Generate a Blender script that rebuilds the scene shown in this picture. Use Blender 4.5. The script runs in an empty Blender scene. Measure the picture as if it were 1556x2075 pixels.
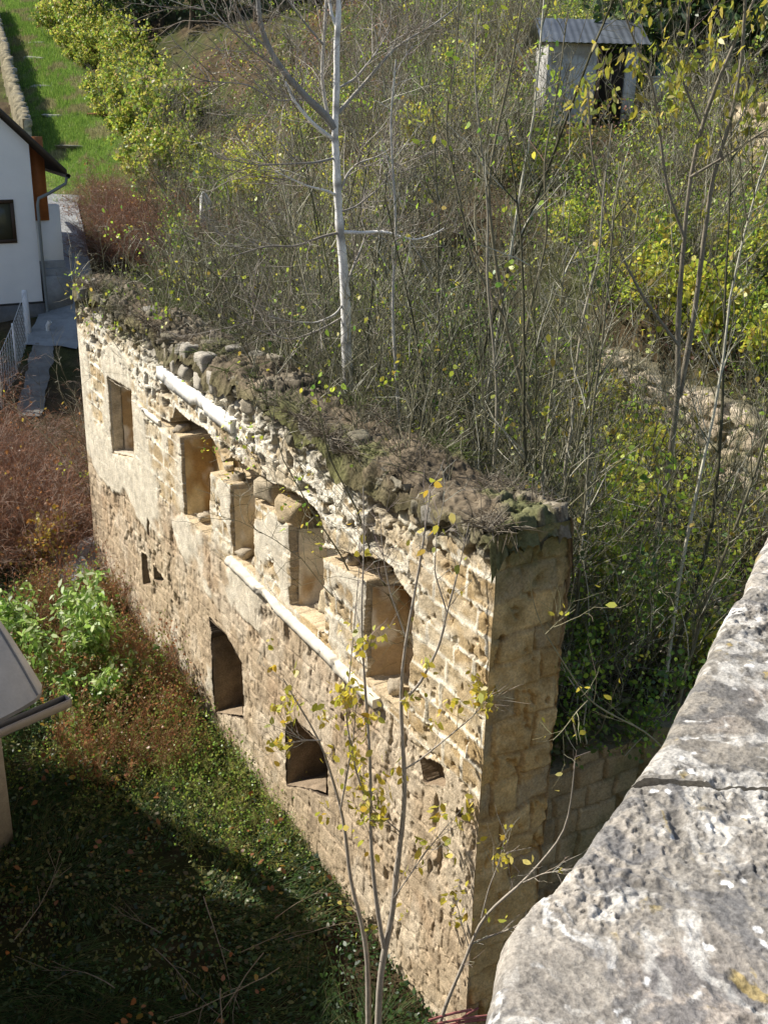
import bpy, math, random
import numpy as np
random.seed(5)
RNG = np.random.default_rng(11)
scene = bpy.context.scene
COL = scene.collection

# ------------------------------------------------------------------ camera
PXF = 2200.0; PPX, PPY = 778.0, 1037.5; HC = 9.65
_dn = np.array([632 - PPX, 6564 - PPY, PXF]); _dn /= np.linalg.norm(_dn)
_fw = np.array([0, 0, 1.0]); _fw = _fw - _dn * (_fw @ _dn); _fw /= np.linalg.norm(_fw)
_rt = np.cross(_dn, _fw); _rt /= np.linalg.norm(_rt)
if _rt[0] < 0: _rt = -_rt
R = np.array([_rt, _fw, -_dn])
CP = np.array([0, 0, HC])
cam_d = bpy.data.cameras.new("Camera"); cam = bpy.data.objects.new("Camera", cam_d); COL.objects.link(cam)
from mathutils import Matrix
_m = np.eye(4); _m[:3, 0] = R @ [1, 0, 0]; _m[:3, 1] = R @ [0, -1, 0]; _m[:3, 2] = R @ [0, 0, -1]; _m[:3, 3] = CP
cam.matrix_world = Matrix(_m.tolist())
cam_d.sensor_fit = 'VERTICAL'; cam_d.sensor_height = 36; cam_d.lens = 36 * PXF / 2075
cam_d.clip_start = 0.05; cam_d.clip_end = 2000
scene.camera = cam

# ------------------------------------------------------------------ world, sun, exposure
SUN_EL = math.radians(40); SUN_H = np.array([-0.955, 0.30]); SUN_H /= np.linalg.norm(SUN_H)
w_ = bpy.data.worlds.new("World"); scene.world = w_; w_.use_nodes = True
nt = w_.node_tree; bg = nt.nodes["Background"]
sky = nt.nodes.new("ShaderNodeTexSky"); sky.sky_type = 'NISHITA'; sky.sun_disc = False
sky.sun_elevation = SUN_EL; sky.sun_rotation = math.atan2(SUN_H[0], SUN_H[1])
nt.links.new(sky.outputs[0], bg.inputs[0]); bg.inputs[1].default_value = 0.10
sd = bpy.data.lights.new("Sun", 'SUN'); sd.energy = 5.0; sd.angle = math.radians(0.5); sd.color = (1, 0.94, 0.84)
so = bpy.data.objects.new("Sun", sd); COL.objects.link(so)
from mathutils import Vector
SUN = Vector((SUN_H[0] * math.cos(SUN_EL), SUN_H[1] * math.cos(SUN_EL), math.sin(SUN_EL)))
so.rotation_euler = SUN.to_track_quat('Z', 'Y').to_euler()
scene.view_settings.view_transform = 'Standard'; scene.view_settings.look = 'None'
scene.view_settings.exposure = 0.60; scene.view_settings.gamma = 1.0
scene.cycles.max_bounces = 6; scene.cycles.diffuse_bounces = 3; scene.cycles.transparent_max_bounces = 4
scene.cycles.caustics_reflective = False; scene.cycles.caustics_refractive = False

# ------------------------------------------------------------------ maths helpers
def ray(x, y): return R @ np.array([x - PPX, y - PPY, PXF])
def onz(x, y, z):
    d = ray(x, y); return CP + d * ((z - HC) / d[2])
def ony(x, y, Y):
    d = ray(x, y); return CP + d * (Y / d[1])
B0 = np.array([0.9898, 8.6216, 0.0])                    # near front corner of the ruin
A = np.array([-0.50937, 0.86054, 0.0])                  # along its front, towards the far end
Wd = np.array([0.86054, 0.50937, 0.0])                  # into the ruin
UP = np.array([0, 0, 1.0])
def uz(x, y):
    d = ray(x, y); t = ((B0 - CP) @ Wd) / (d @ Wd); P = CP + d * t; return ((P - B0) @ A, P[2])
def loc(u, s, z): return B0 + A * u + Wd * s + UP * z
def sstep(a, b, x):
    t = np.clip((x - a) / (b - a), 0, 1); return t * t * (3 - 2 * t)
def _hash(i, j, k):
    h = (i * 374761393 + j * 668265263 + k * 2147483647 + 1442695041) & 0x7fffffff
    h = ((h ^ (h >> 13)) * 1274126177) & 0x7fffffff
    h = ((h ^ (h >> 16)) * 1103515245) & 0x7fffffff
    return ((h ^ (h >> 15)) & 0xffffff) / float(0xffffff)
def vn(x, y, seed=0):
    x = np.asarray(x, float); y = np.asarray(y, float)
    i = np.floor(x).astype(np.int64); j = np.floor(y).astype(np.int64); fx = x - i; fy = y - j
    fx = fx * fx * (3 - 2 * fx); fy = fy * fy * (3 - 2 * fy)
    a = _hash(i, j, seed); b = _hash(i + 1, j, seed); c = _hash(i, j + 1, seed); d = _hash(i + 1, j + 1, seed)
    return (a * (1 - fx) + b * fx) * (1 - fy) + (c * (1 - fx) + d * fx) * fy
def fbm(x, y, seed=0, o=4, g=.5):
    s = 0; a = 1; t = 0
    for k in range(o):
        s = s + a * vn(x * 2 ** k + 17.3 * k, y * 2 ** k + 9.1 * k, seed + k); t += a; a *= g
    return s / t
def worley(x, y, seed=0):
    i0 = np.floor(x).astype(np.int64); j0 = np.floor(y).astype(np.int64)
    f1 = np.full(x.shape, 9.0); f2 = np.full(x.shape, 9.0); idc = np.zeros(x.shape)
    for di in (-1, 0, 1):
        for dj in (-1, 0, 1):
            i = i0 + di; j = j0 + dj
            px = i + .1 + .8 * _hash(i, j, seed); py = j + .1 + .8 * _hash(i, j, seed + 7)
            d = np.hypot(px - x, py - y); c = d < f1
            f2 = np.where(c, f1, np.minimum(f2, d)); idc = np.where(c, _hash(i, j, seed + 13), idc); f1 = np.where(c, d, f1)
    return f1, f2, idc
def inpoly(x, y, poly):
    ins = np.zeros(x.shape, bool); n = len(poly)
    for k in range(n):
        x0, y0 = poly[k]; x1, y1 = poly[(k + 1) % n]
        if y0 == y1: continue
        c = ((y0 > y) != (y1 > y)) & (x < (x1 - x0) * (y - y0) / (y1 - y0) + x0); ins ^= c
    return ins
def mixc(a, b, t):
    a = np.asarray(a, float); b = np.asarray(b, float); t = np.asarray(t)[..., None]; return a * (1 - t) + b * t

# ------------------------------------------------------------------ scene helpers
def tag(o, label=None, cat=None, group=None, kind=None):
    if label: o['label'] = label
    if cat: o['category'] = cat
    if group: o['group'] = group
    if kind: o['kind'] = kind
    return o
def empty(name, p, label=None, cat=None, group=None, rz=0.0, sc=1.0):
    o = bpy.data.objects.new(name, None); COL.objects.link(o); o.empty_display_size = .2
    o.location = [float(v) for v in p]; o.rotation_euler = (0, 0, rz); o.scale = (sc, sc, sc)
    return tag(o, label, cat, group)
def copy_tree(o, parent=None):
    c = o.copy(); COL.objects.link(c); c.parent = parent
    for ch in list(o.children): copy_tree(ch, c)
    return c
class MB:
    def __init__(s): s.V = []; s.C = []; s.F = []; s.n = 0
    def add(s, v, f, col=(.5, .5, .5)):
        v = np.asarray(v, float).reshape(-1, 3); c = np.empty((len(v), 4)); c[:, :3] = col; c[:, 3] = 1
        s.V.append(v); s.C.append(c); f = np.asarray(f, np.int64)
        if len(f): s.F.append(f + s.n)
        s.n += len(v); return s
    def grid(s, P, col, flip=False):
        r, c = P.shape[:2]; i = np.arange(r * c).reshape(r, c)
        q = np.stack([i[:-1, :-1], i[:-1, 1:], i[1:, 1:], i[1:, :-1]], -1).reshape(-1, 4)
        if flip: q = q[:, ::-1]
        col = np.asarray(col, float)
        return s.add(P.reshape(-1, 3), q, col.reshape(-1, 3) if col.ndim > 1 else col)
    def box(s, o, ex, ey, ez, col=(.5, .5, .5)):
        """corner o, three edge vectors"""
        o, ex, ey, ez = (np.asarray(k, float) for k in (o, ex, ey, ez))
        v = [o, o + ex, o + ex + ey, o + ey, o + ez, o + ex + ez, o + ex + ey + ez, o + ey + ez]
        return s.add(v, [[0, 3, 2, 1], [4, 5, 6, 7], [0, 1, 5, 4], [1, 2, 6, 5], [2, 3, 7, 6], [3, 0, 4, 7]], col)
    def tubes(s, P, Rr, sides=3, col=(.3, .25, .2)):
        """P (m,k,3), Rr (m,k)"""
        m, k = P.shape[:2]
        if m == 0: return s
        T = np.gradient(P, axis=1); T /= np.linalg.norm(T, axis=2, keepdims=True) + 1e-9
        ref = np.where(np.abs(T[:, :1, 2:3]) > .8, np.array([1.0, 0, 0]), np.array([0, 0, 1.0])) * np.ones_like(T)
        X = np.cross(T, ref); X /= np.linalg.norm(X, axis=2, keepdims=True) + 1e-9; Y = np.cross(T, X)
        a = np.arange(sides) * 2 * np.pi / sides
        V = P[:, :, None] + Rr[:, :, None, None] * (X[:, :, None] * np.cos(a)[:, None] + Y[:, :, None] * np.sin(a)[:, None])
        i = np.arange(m * k * sides).reshape(m, k, sides); j = np.roll(i, -1, 2)
        q = np.stack([i[:, :-1], j[:, :-1], j[:, 1:], i[:, 1:]], -1).reshape(-1, 4)
        c = np.asarray(col, float)
        if c.ndim == 2: c = np.repeat(c, k * sides, 0)
        return s.add(V.reshape(-1, 3), q, c)
    def leaves(s, P, size, col, rng, droop=.3, wid=.42, facing=None):
        n = len(P)
        if n == 0: return s
        d = rng.normal(size=(n, 3)); d[:, 2] -= droop * 1.5; d /= np.linalg.norm(d, axis=1, keepdims=True)
        r = rng.normal(size=(n, 3))
        if facing is not None: r = r * .6 + np.asarray(facing)
        nn = r - d * (r * d).sum(1, keepdims=True); nn /= np.linalg.norm(nn, axis=1, keepdims=True) + 1e-9
        sd_ = np.cross(d, nn); L = np.asarray(size)
        L = (L * rng.uniform(.65, 1.3, n))[:, None]
        a_, b_ = d * L, sd_ * L * wid; up_ = nn * L; cu = rng.uniform(-.05, .22, n)[:, None]
        V = np.stack([P, P + a_ * .28 + b_ * .8 + up_ * .07, P + a_ * .66 + b_ * .72 + up_ * .05 - up_ * cu * .4, P + a_ - up_ * cu, P + a_ * .66 - b_ * .72 + up_ * .05 - up_ * cu * .4, P + a_ * .28 - b_ * .8 + up_ * .07], 1)
        q = np.arange(n * 6).reshape(n, 6); c = np.asarray(col, float)
        if c.ndim == 2: c = np.repeat(c, 6, 0)
        return s.add(V.reshape(-1, 3), q, c)
    def build(s, name, mat, parent=None, smooth=False, origin=None):
        me = bpy.data.meshes.new(name)
        V = np.concatenate(s.V); Cc = np.concatenate(s.C)
        if origin is not None: V = V - np.asarray(origin, float)
        me.vertices.add(len(V)); me.vertices.foreach_set('co', V.astype(np.float32).ravel())
        ls = np.concatenate([f.ravel() for f in s.F]); tot = np.concatenate([np.full(len(f), f.shape[1]) for f in s.F])
        st = np.concatenate([[0], np.cumsum(tot)[:-1]])
        me.loops.add(len(ls)); me.loops.foreach_set('vertex_index', ls.astype(np.int32))
        me.polygons.add(len(tot)); me.polygons.foreach_set('loop_start', st.astype(np.int32))
        if smooth: me.polygons.foreach_set('use_smooth', np.ones(len(tot), bool))
        me.update(calc_edges=True)
        ca = me.color_attributes.new('Col', 'FLOAT_COLOR', 'POINT'); ca.data.foreach_set('color', np.clip(Cc, 0, 1).astype(np.float32).ravel())
        me.materials.append(mat)
        o = bpy.data.objects.new(name, me); COL.objects.link(o)
        if origin is not None and parent is None: o.location = [float(v) for v in origin]
        if parent is not None: o.parent = parent
        return o

# ------------------------------------------------------------------ materials
def new_mat(name):
    m = bpy.data.materials.new(name); m.use_nodes = True; n = m.node_tree; n.nodes.clear()
    return m, n, n.nodes.new, n.links.new
def surf_mat(name, rough=.9, var=.35, scale=8., bump=.4, bdist=.02, scale2=60., spec=.2, fine=.3):
    """albedo from the mesh, broken up by two noises, plus a fine bump"""
    m, n, N, L = new_mat(name)
    at = N('ShaderNodeAttribute'); at.attribute_name = 'Col'
    tc = N('ShaderNodeTexCoord')
    n1 = N('ShaderNodeTexNoise'); n1.inputs['Scale'].default_value = scale; n1.inputs['Detail'].default_value = 6; n1.inputs['Roughness'].default_value = .65
    n2 = N('ShaderNodeTexNoise'); n2.inputs['Scale'].default_value = scale2; n2.inputs['Detail'].default_value = 4; n2.inputs['Roughness'].default_value = .7
    L(tc.outputs['Object'], n1.inputs['Vector']); L(tc.outputs['Object'], n2.inputs['Vector'])
    r1 = N('ShaderNodeMapRange'); r1.inputs[1].default_value = .3; r1.inputs[2].default_value = .7; r1.inputs[3].default_value = 1 - var; r1.inputs[4].default_value = 1 + var
    r2 = N('ShaderNodeMapRange'); r2.inputs[1].default_value = .3; r2.inputs[2].default_value = .7; r2.inputs[3].default_value = 1 - fine; r2.inputs[4].default_value = 1 + fine
    L(n1.outputs[0], r1.inputs[0]); L(n2.outputs[0], r2.inputs[0])
    mu = N('ShaderNodeMath'); mu.operation = 'MULTIPLY'; L(r1.outputs[0], mu.inputs[0]); L(r2.outputs[0], mu.inputs[1])
    vm = N('ShaderNodeVectorMath'); vm.operation = 'SCALE'; L(at.outputs['Color'], vm.inputs[0]); L(mu.outputs[0], vm.inputs['Scale'])
    p = N('ShaderNodeBsdfPrincipled'); p.inputs['Roughness'].default_value = rough; p.inputs['Specular IOR Level'].default_value = spec
    L(vm.outputs[0], p.inputs['Base Color'])
    if bump:
        ad = N('ShaderNodeMath'); ad.operation = 'ADD'; L(n1.outputs[0], ad.inputs[0]); L(n2.outputs[0], ad.inputs[1])
        b = N('ShaderNodeBump'); b.inputs['Strength'].default_value = bump; b.inputs['Distance'].default_value = bdist
        L(ad.outputs[0], b.inputs['Height']); L(b.outputs[0], p.inputs['Normal'])
    o = N('ShaderNodeOutputMaterial'); L(p.outputs[0], o.inputs[0]); return m
def leaf_mat(name, trans=.45, gloss=.04):
    m, n, N, L = new_mat(name)
    at = N('ShaderNodeAttribute'); at.attribute_name = 'Col'
    d = N('ShaderNodeBsdfDiffuse'); t = N('ShaderNodeBsdfTranslucent'); g = N('ShaderNodeBsdfGlossy'); g.inputs['Roughness'].default_value = .45
    L(at.outputs['Color'], d.inputs[0]); L(at.outputs['Color'], t.inputs[0])
    a = N('ShaderNodeMixShader'); a.inputs[0].default_value = trans; L(d.outputs[0], a.inputs[1]); L(t.outputs[0], a.inputs[2])
    b = N('ShaderNodeMixShader'); b.inputs[0].default_value = gloss; L(a.outputs[0], b.inputs[1]); L(g.outputs[0], b.inputs[2])
    o = N('ShaderNodeOutputMaterial'); L(b.outputs[0], o.inputs[0]); return m
M_STONE = surf_mat('weathered masonry', .95, .30, 5., .6, .02, 55., .1, .35)
M_END = surf_mat('ochre ashlar', .95, .30, 3., .6, .02, 40., .1, .3)
M_PLASTER = surf_mat('lime plaster', .9, .22, 3.5, .3, .01, 45., .1, .15)
M_WHITE = surf_mat('white limewash', .9, .12, 7., .25, .003, 70., .1, .16)
M_RENDER = surf_mat('smooth white render', .85, .035, 1.5, .12, .004, 80., .15, .04)
M_GROUND = surf_mat('earth', .98, .45, 1.6, .5, .04, 22., .05, .4)
M_GRASSY = surf_mat('short turf', .98, .30, 1.2, .6, .04, 30., .05, .35)
M_CONC = surf_mat('concrete', .9, .25, 2.5, .2, .01, 50., .2, .12)
M_BARK = surf_mat('bark', .9, .25, 9., .3, .005, 60., .15, .2)
M_WOOD = surf_mat('painted wood', .6, .12, 5., .1, .004, 40., .3, .08)
M_METAL = surf_mat('weathered sheet metal', .42, .18, 2.2, .08, .004, 30., .5, .06)
M_PAINTM = surf_mat('painted metal', .45, .08, 6., 0, 0, 40., .5, .05)
M_ROOF = surf_mat('dark roofing', .8, .2, 5., .2, .01, 40., .3, .15)
M_LEAF = leaf_mat('thin leaf', .55)
M_DARKLEAF = leaf_mat('evergreen leaf', .15, .05)
M_BLADE = leaf_mat('grass blade', .35, .02)
def glass_mat():
    m, n, N, L = new_mat('window glass'); p = N('ShaderNodeBsdfPrincipled'); p.inputs['Base Color'].default_value = (.10, .10, .07, 1)
    p.inputs['Roughness'].default_value = .12; o = N('ShaderNodeOutputMaterial'); L(p.outputs[0], o.inputs[0]); return m
M_GLASS = glass_mat()

# ------------------------------------------------------------------ terrain
def lane_x(y): return np.interp(y, [20, 35, 47, 55, 110, 200], [-9.2, -10.2, -12.0, -14.8, -35.0, -72.0])
def terrain(x, y):
    x = np.asarray(x, float); y = np.asarray(y, float)
    zl = np.interp(y, [-50, 14, 22, 25, 35, 47, 55, 110, 260], [0, 0, .25, .6, 2.35, 4.75, 5.5, 16.4, 50])
    zr = np.interp(y, [-50, 14, 16, 20, 30, 60, 110, 260], [3.9, 4.0, 4.3, 5.6, 8.7, 12.8, 20.5, 55])
    xl = np.interp(y, [0, 20, 30, 55, 110, 200], [-5, -6.3, -8.6, -12., -32., -68.])
    xr = xl + np.interp(y, [20, 30, 55, 110], [8, 13, 15, 22])
    t = sstep(xl, xr, x); T0 = zl * (1 - t) + zr * t
    u = (x - B0[0]) * A[0] + (y - B0[1]) * A[1]; s = (x - B0[0]) * Wd[0] + (y - B0[1]) * Wd[1]
    zi = 3.0 + .12 * u
    z = np.where((s > 8.75) | (u > 13.3), T0, zi)
    z = np.where((s < .68) & (u <= 14.5), zl, z); z = np.where((s < .68) & (u > 14.5), zl * (1 - t * .3) + T0 * t * .3, z)
    z = np.where((u < .42) & (s <= 12) & (s >= .68), 0.0, z)
    far = sstep(14, 60, y)
    z = z + (fbm(x * .35, y * .35, 3) - .5) * (.35 + .9 * far) + (fbm(x * 1.7, y * 1.7, 5) - .5) * .14
    ln = 1 - sstep(1.6, 3.2, np.abs(x - lane_x(y)))
    ln = np.where(y > 33, ln, 0)
    return z * (1 - ln) + ln * (zl + (fbm(x * .6, y * .6, 8) - .5) * .25)
def axis(lo, hi, mids):
    pts = [lo]
    for (a, b, st) in mids: pts += list(np.arange(a, b, st))
    return np.array(sorted(set(pts + [hi])))
gx = axis(-200, 200, [(-200, -60, 6), (-60, -22, 1.2), (-22, 14, .16), (14, 40, .8), (40, 200, 6)])
gy = axis(-40, 260, [(-40, 3, 2.0), (3, 26, .16), (26, 60, .4), (60, 120, 1.0), (120, 260, 8)])
X, Y = np.meshgrid(gx, gy); Z = terrain(X, Y)
n1 = fbm(X * .5, Y * .5, 21); n2 = fbm(X * 2.3, Y * 2.3, 22)
gc = mixc((.075, .055, .032), (.055, .062, .022), sstep(.4, .62, n1)); gc = mixc(gc, (.12, .09, .055), sstep(.55, .75, n2) * .7)
yardm = ((X - B0[0]) * Wd[0] + (Y - B0[1]) * Wd[1] < 0) & (Y < 19); gc = np.where(yardm[..., None], gc * .5, gc)  # yard ground darkened in its colour to deepen the shade there
lanem = (1 - sstep(1.7, 2.9, np.abs(X - lane_x(Y)) + (n2 - .5) * 1.2)) * (Y > 46)
gc = mixc(gc, mixc((.12, .19, .035), (.22, .20, .10), sstep(.52, .64, fbm(X * .9, Y * .5, 431)) * .8), lanem)
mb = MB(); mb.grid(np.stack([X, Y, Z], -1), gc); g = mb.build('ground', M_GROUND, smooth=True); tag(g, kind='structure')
g['label'] = 'brown earth and leaf litter of the slope around the ruin'; g['category'] = 'ground'

# ------------------------------------------------------------------ masonry generators
def blocks(u, z, seed, hmin=.24, hmax=.33, wmin=.36, wmax=.66, z0=-1.0, rows=60):
    """coursed masonry: distance to the nearest joint, block id, and where in its block a point lies (0-1 up)"""
    r = np.random.default_rng(seed); hs = r.uniform(hmin, hmax, rows); e = z0 + np.concatenate([[0], np.cumsum(hs)])
    k = np.clip(np.searchsorted(e, z) - 1, 0, rows - 1)
    wr = r.uniform(wmin, wmax, rows)[k]; off = r.uniform(0, 5, rows)[k]
    q = (u + off) / wr; i = np.floor(q).astype(np.int64); j = .28
    def edge(n): return n + (_hash(n, k, seed) - .5) * 2 * j
    lo = edge(i); i = np.where(q < lo, i - 1, i); hi = edge(i + 1); i = np.where(q >= hi, i + 1, i)
    lo = edge(i); hi = edge(i + 1); hh = _hash(i, k, seed + 5) - .5; h2 = _hash(i, k, seed + 6) - .5; blocks.tilt = 2 * (hh * ((q - lo) / (hi - lo) - .5) + h2 * ((z - e[k]) / (e[k + 1] - e[k]) - .5))
    du = np.minimum(q - lo, hi - q) * wr; dz = np.minimum(z - e[k], e[k + 1] - z)
    return np.minimum(du, dz), _hash(i, k, seed + 3), (z - e[k]) / (e[k + 1] - e[k])

def ztop(u): return 6.03 + .10 * (fbm(u * 1.1, u * 0 + 3, 31) - .5) * 2 + .05 * (vn(u * 4, u * 0, 32) - .5) + .06 * sstep(2, 12, u)

def pz(pts): return [uz(*p) for p in pts]
OP_MAIN = pz([(327, 851), (345, 856), (357, 828), (385, 850), (420, 873), (440, 905), (449, 935), (470, 926), (500, 948), (530, 966), (548, 976), (575, 985),
              (600, 1003), (625, 1020), (645, 1040), (655, 1062), (657, 1112), (690, 1116), (740, 1126), (775, 1138), (790, 1148), (808, 1185), (836, 1225), (836, 1290), (832, 1345)]) + \
    [(1.36, 3.46), (2.26, 3.46), (2.25, 4.66), (3.27, 4.52), (3.25, 3.52), (4.17, 3.5), (4.20, 4.58), (5.25, 4.56), (5.28, 3.46), (6.05, 3.46), (6.06, 4.48), (6.82, 4.43), (6.84, 3.42), (7.93, 3.36), (7.97, 4.62), (8.83, 4.60)]
OP_A = pz([(219, 766), (236, 776), (268, 793), (272, 927), (229, 917)])
OP_G1 = pz([(423, 1252), (458, 1286), (490, 1343), (494, 1400), (493, 1452), (437, 1445), (431, 1340)])
OP_G2 = pz([(580, 1470), (600, 1458), (648, 1508), (662, 1545), (661, 1608), (582, 1590)])
OP_S = [pz([(285, 1116), (297, 1124), (305, 1180), (291, 1184)]), pz([(313, 1148), (331, 1172), (322, 1187), (313, 1176)]),
        pz([(848, 1535), (893, 1552), (900, 1590), (858, 1590)]), pz([(300, 1052), (304, 1058), (305, 1088), (301, 1084)]), pz([(918, 1628), (940, 1655), (936, 1668), (920, 1650)])]

ruin = empty('ruined_wall', loc(6.5, .4, 0), 'tall roofless ruined stone wall with empty window niches and a turf covered top', 'ruin')
RO = np.array(ruin.location)
def rpart(mbx, name, mat, smooth=False, label=None, kind=None):
    o = mbx.build(name, mat, ruin, smooth, origin=RO)
    if label: o['label'] = label
    if kind: o['kind'] = kind
    return o

# ---- front wall as a relief: depth inwards d, albedo c
nu, nz = 860, 440
U, Vv = np.meshgrid(13.42 * np.linspace(0, 1, nu) ** 1.3, np.linspace(0, 1, nz)); ZT = ztop(U); Zf = -.5 + Vv * (ZT + .5)
wu = (fbm(U * 2.2, Zf * 2.2, 41) - .5); wz = (fbm(U * 2.2, Zf * 2.2, 42) - .5)
fine = fbm(U * 14, Zf * 14, 43, 3); med = fbm(U * 5, Zf * 6, 44, 4); big = fbm(U * .7, Zf * .9, 45, 3)
jd, bid, bup = blocks(U + wu * .08, Zf + wz * .06, 5); tl1 = blocks.tilt
jd2, bid2, _b = blocks(U + wu * .12, Zf + wz * .10, 9, .22, .32, .30, .62); tl2 = blocks.tilt
jd3, wid, _c3 = blocks(U + wu * .20 + .05 * (med - .5), Zf + wz * .16 + .06 * (med - .5), 12, .15, .24, .20, .42); tl3 = blocks.tilt; wj = jd3; mwid = sstep(.40, .62, fbm(U * 1.6, Zf * 2.4, 46))
upper = sstep(4.75, 5.0, Zf + (med - .5) * .5) * sstep(1.2, 2.0, U + (med - .5))
lower = 1 - sstep(3.15, 3.45, Zf + (med - .5) * .5)
# middle: coursed ashlar with pale flush joints
mid_j = 1 - sstep(.010, .030, jd + (fine - .5) * .03)
dm = .010 * (bid - .5) * 2 + .012 * tl1 + .014 * (fine - .5) + .014 * (1 - mid_j) * sstep(.3, .8, med) + .05 * sstep(.62, .75, fine) * sstep(.45, .6, med)
stone = mixc((.36, .26, .14), (.52, .42, .27), bid); stone = mixc(stone, (.42, .30, .15), sstep(.45, .7, big) * .6)
pale = np.array([.74, .68, .55])
smear = sstep(.45, .62, fbm(U * 3.1, Zf * 5.5, 47)) * .75
cm = mixc(stone, pale, np.clip(mid_j + smear * sstep(.4, .0, bup) + smear * .35, 0, 1) * .92)
# upper: rubble set in proud white mortar, pitted where stones fell out
um = 1 - sstep(.012 + .03 * mwid, .035 + .05 * mwid, wj + (fine - .5) * .06)
lost = ((wid > .87) & (wj > .025 + (fine - .5) * .03)) | (sstep(.66, .70, fbm(U * 8, Zf * 11, 53)) > .5)
du = .022 * (1 - um) * (.4 + wid) + .022 * tl3 * (1 - um) + .020 * (fine - .5) + .09 * lost + .02 * um * (1 - mwid) + .03 * (fbm(U * 26, Zf * 26, 56, 2) - .5)
cu = mixc(mixc((.36, .27, .15), (.54, .46, .33), wid * .6 + med * .4), (.74, .69, .57), um * (.25 + .75 * mwid))
cu = mixc(cu, (.70, .64, .52), sstep(.54, .66, fbm(U * 4.5, Zf * 5, 54)) * .4)
cu = mixc(cu, (.15, .115, .075), lost * .7)
# lower: worn, pocked courses of pinkish tuff
lj = 1 - sstep(.006, .022, jd2 + (fine - .5) * .02)
pock = sstep(.58, .70, fbm(U * 6.5, Zf * 3.6, 48, 4)); pock2 = sstep(.60, .72, fbm(U * 17, Zf * 10, 49, 3))
dl = .015 * (bid2 - .5) + .016 * tl2 + .018 * lj * sstep(.42, .62, med) + .040 * pock * sstep(.50, .64, big) + .014 * pock2 + .014 * (fine - .5) + .02 * (big - .5)
cl = mixc((.36, .275, .18), (.51, .41, .285), bid2 * .45 + med * .55); cl = mixc(cl, (.25, .19, .13), lj * sstep(.4, .6, med) * .6); cl = mixc(cl, (.60, .52, .40), sstep(.48, .64, fbm(U * 2.2, Zf * 1.6, 50)) * .5)
cl = mixc(cl, (.40, .25, .14), sstep(.55, .72, fbm(U * 1.3, Zf * 1.1, 51)) * .25)
cl = mixc(cl, (.22, .17, .12), pock * .35)
d = dm * (1 - upper) * (1 - lower) + du * upper + dl * lower
c = cm * ((1 - upper) * (1 - lower))[..., None] + cu * upper[..., None] + cl * lower[..., None]
# plaster still clinging to the far third
pl = sstep(.44, .52, fbm(U * .9, Zf * 1.0, 52, 4) + .12 * sstep(9.2, 10.5, U) - .10 * sstep(9, 5, U) - .25 * sstep(5.1, 5.5, Zf) - .30 * (1 - sstep(2.0, 3.0, Zf)))
pier = sstep(2.1, 2.3, U) * sstep(8.6, 7.9, U) * sstep(3.3, 3.5, Zf) * sstep(4.75, 4.6, Zf) * sstep(.36, .46, fbm(U * 2.6, Zf * 2.2, 55, 4)); pl = np.maximum(pl * sstep(3.5, 6.0, U), pier)
d = d * (1 - .8 * pl) - .015 * pl; c = mixc(c, mixc((.58, .52, .40), (.68, .63, .52), fine), pl * .85)
# fallen facing: ragged recess just under the turf, dark moss
mossz = sstep(ZT - .62, ZT - .12, Zf + (med - .5) * .75 + .12 * sstep(4, 9, U))
f1b, f2b, wb = worley((U + wu * .1) / .38, (Zf + wz * .1) / .26, 60); gap = 1 - sstep(.05, .2, f2b - f1b)
dmoss = .12 * gap + .10 * (wb - .5) + .07 * (fine - .5) + .10 * sstep(.55, .65, med)
cmoss = mixc(mixc((.20, .18, .13), (.38, .34, .27), wb), (.12, .12, .05), sstep(.46, .62, fbm(U * 2.5, Zf * 2.5, 61)) * .8)
cmoss = mixc(cmoss, (.10, .08, .055), gap * .6)
d = d * (1 - mossz) + dmoss * mossz; c = mixc(c, cmoss, mossz)
# grey weathering streaks
stk = sstep(.55, .75, fbm(U * 3.5, Zf * .5, 62)) * sstep(2.5, 5.5, Zf) * .25
c = mixc(c, (.22, .20, .165), stk)
# openings
Uo = U + (fine - .5) * .05 + wu * .14 + .05 * (vn(U * 5, Zf * 5, 65) - .5); Zo = Zf + (fbm(U * 11, Zf * 11, 63) - .5) * .05 + wz * .08
om = inpoly(Uo, Zo, OP_MAIN); oa = inpoly(Uo, Zo, OP_A); o1 = inpoly(Uo, Zo, OP_G1); o2 = inpoly(Uo, Zo, OP_G2)
os_ = np.zeros(U.shape, bool)
for p_ in OP_S: os_ |= inpoly(Uo, Zo, p_)
hole = om | oa | o1 | o2 | os_
def grown(m_, k_):
    for _ in range(k_):
        q = m_.copy(); q[1:] |= m_[:-1]; q[:-1] |= m_[1:]; q[:, 1:] |= m_[:, :-1]; q[:, :-1] |= m_[:, 1:]; m_ = q
    return m_
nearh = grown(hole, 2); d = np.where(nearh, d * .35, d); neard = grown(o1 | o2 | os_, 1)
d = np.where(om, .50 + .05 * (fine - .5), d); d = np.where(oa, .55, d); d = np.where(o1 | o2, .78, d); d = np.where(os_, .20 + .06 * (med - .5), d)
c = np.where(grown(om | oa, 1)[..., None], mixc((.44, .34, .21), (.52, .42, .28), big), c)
c = np.where(neard[..., None], mixc((.08, .06, .045), (.13, .10, .07), big), c); c = np.where(grown(os_, 1)[..., None], mixc((.20, .15, .10), (.28, .21, .14), med), c)  # deep openings toned dark, the shade inside them put into the colour
d = d * sstep(0, .12, U) * sstep(0, .10, 13.42 - U)
dx = .02 * (fbm(Zf * 6, U * 0, 64) - .5)
P = B0 + A * (U + dx * (U < .05))[..., None] + Wd * d[..., None] + UP * Zf[..., None]
mb = MB(); mb.grid(P, c); rpart(mb, 'front_face', M_STONE)

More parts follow.
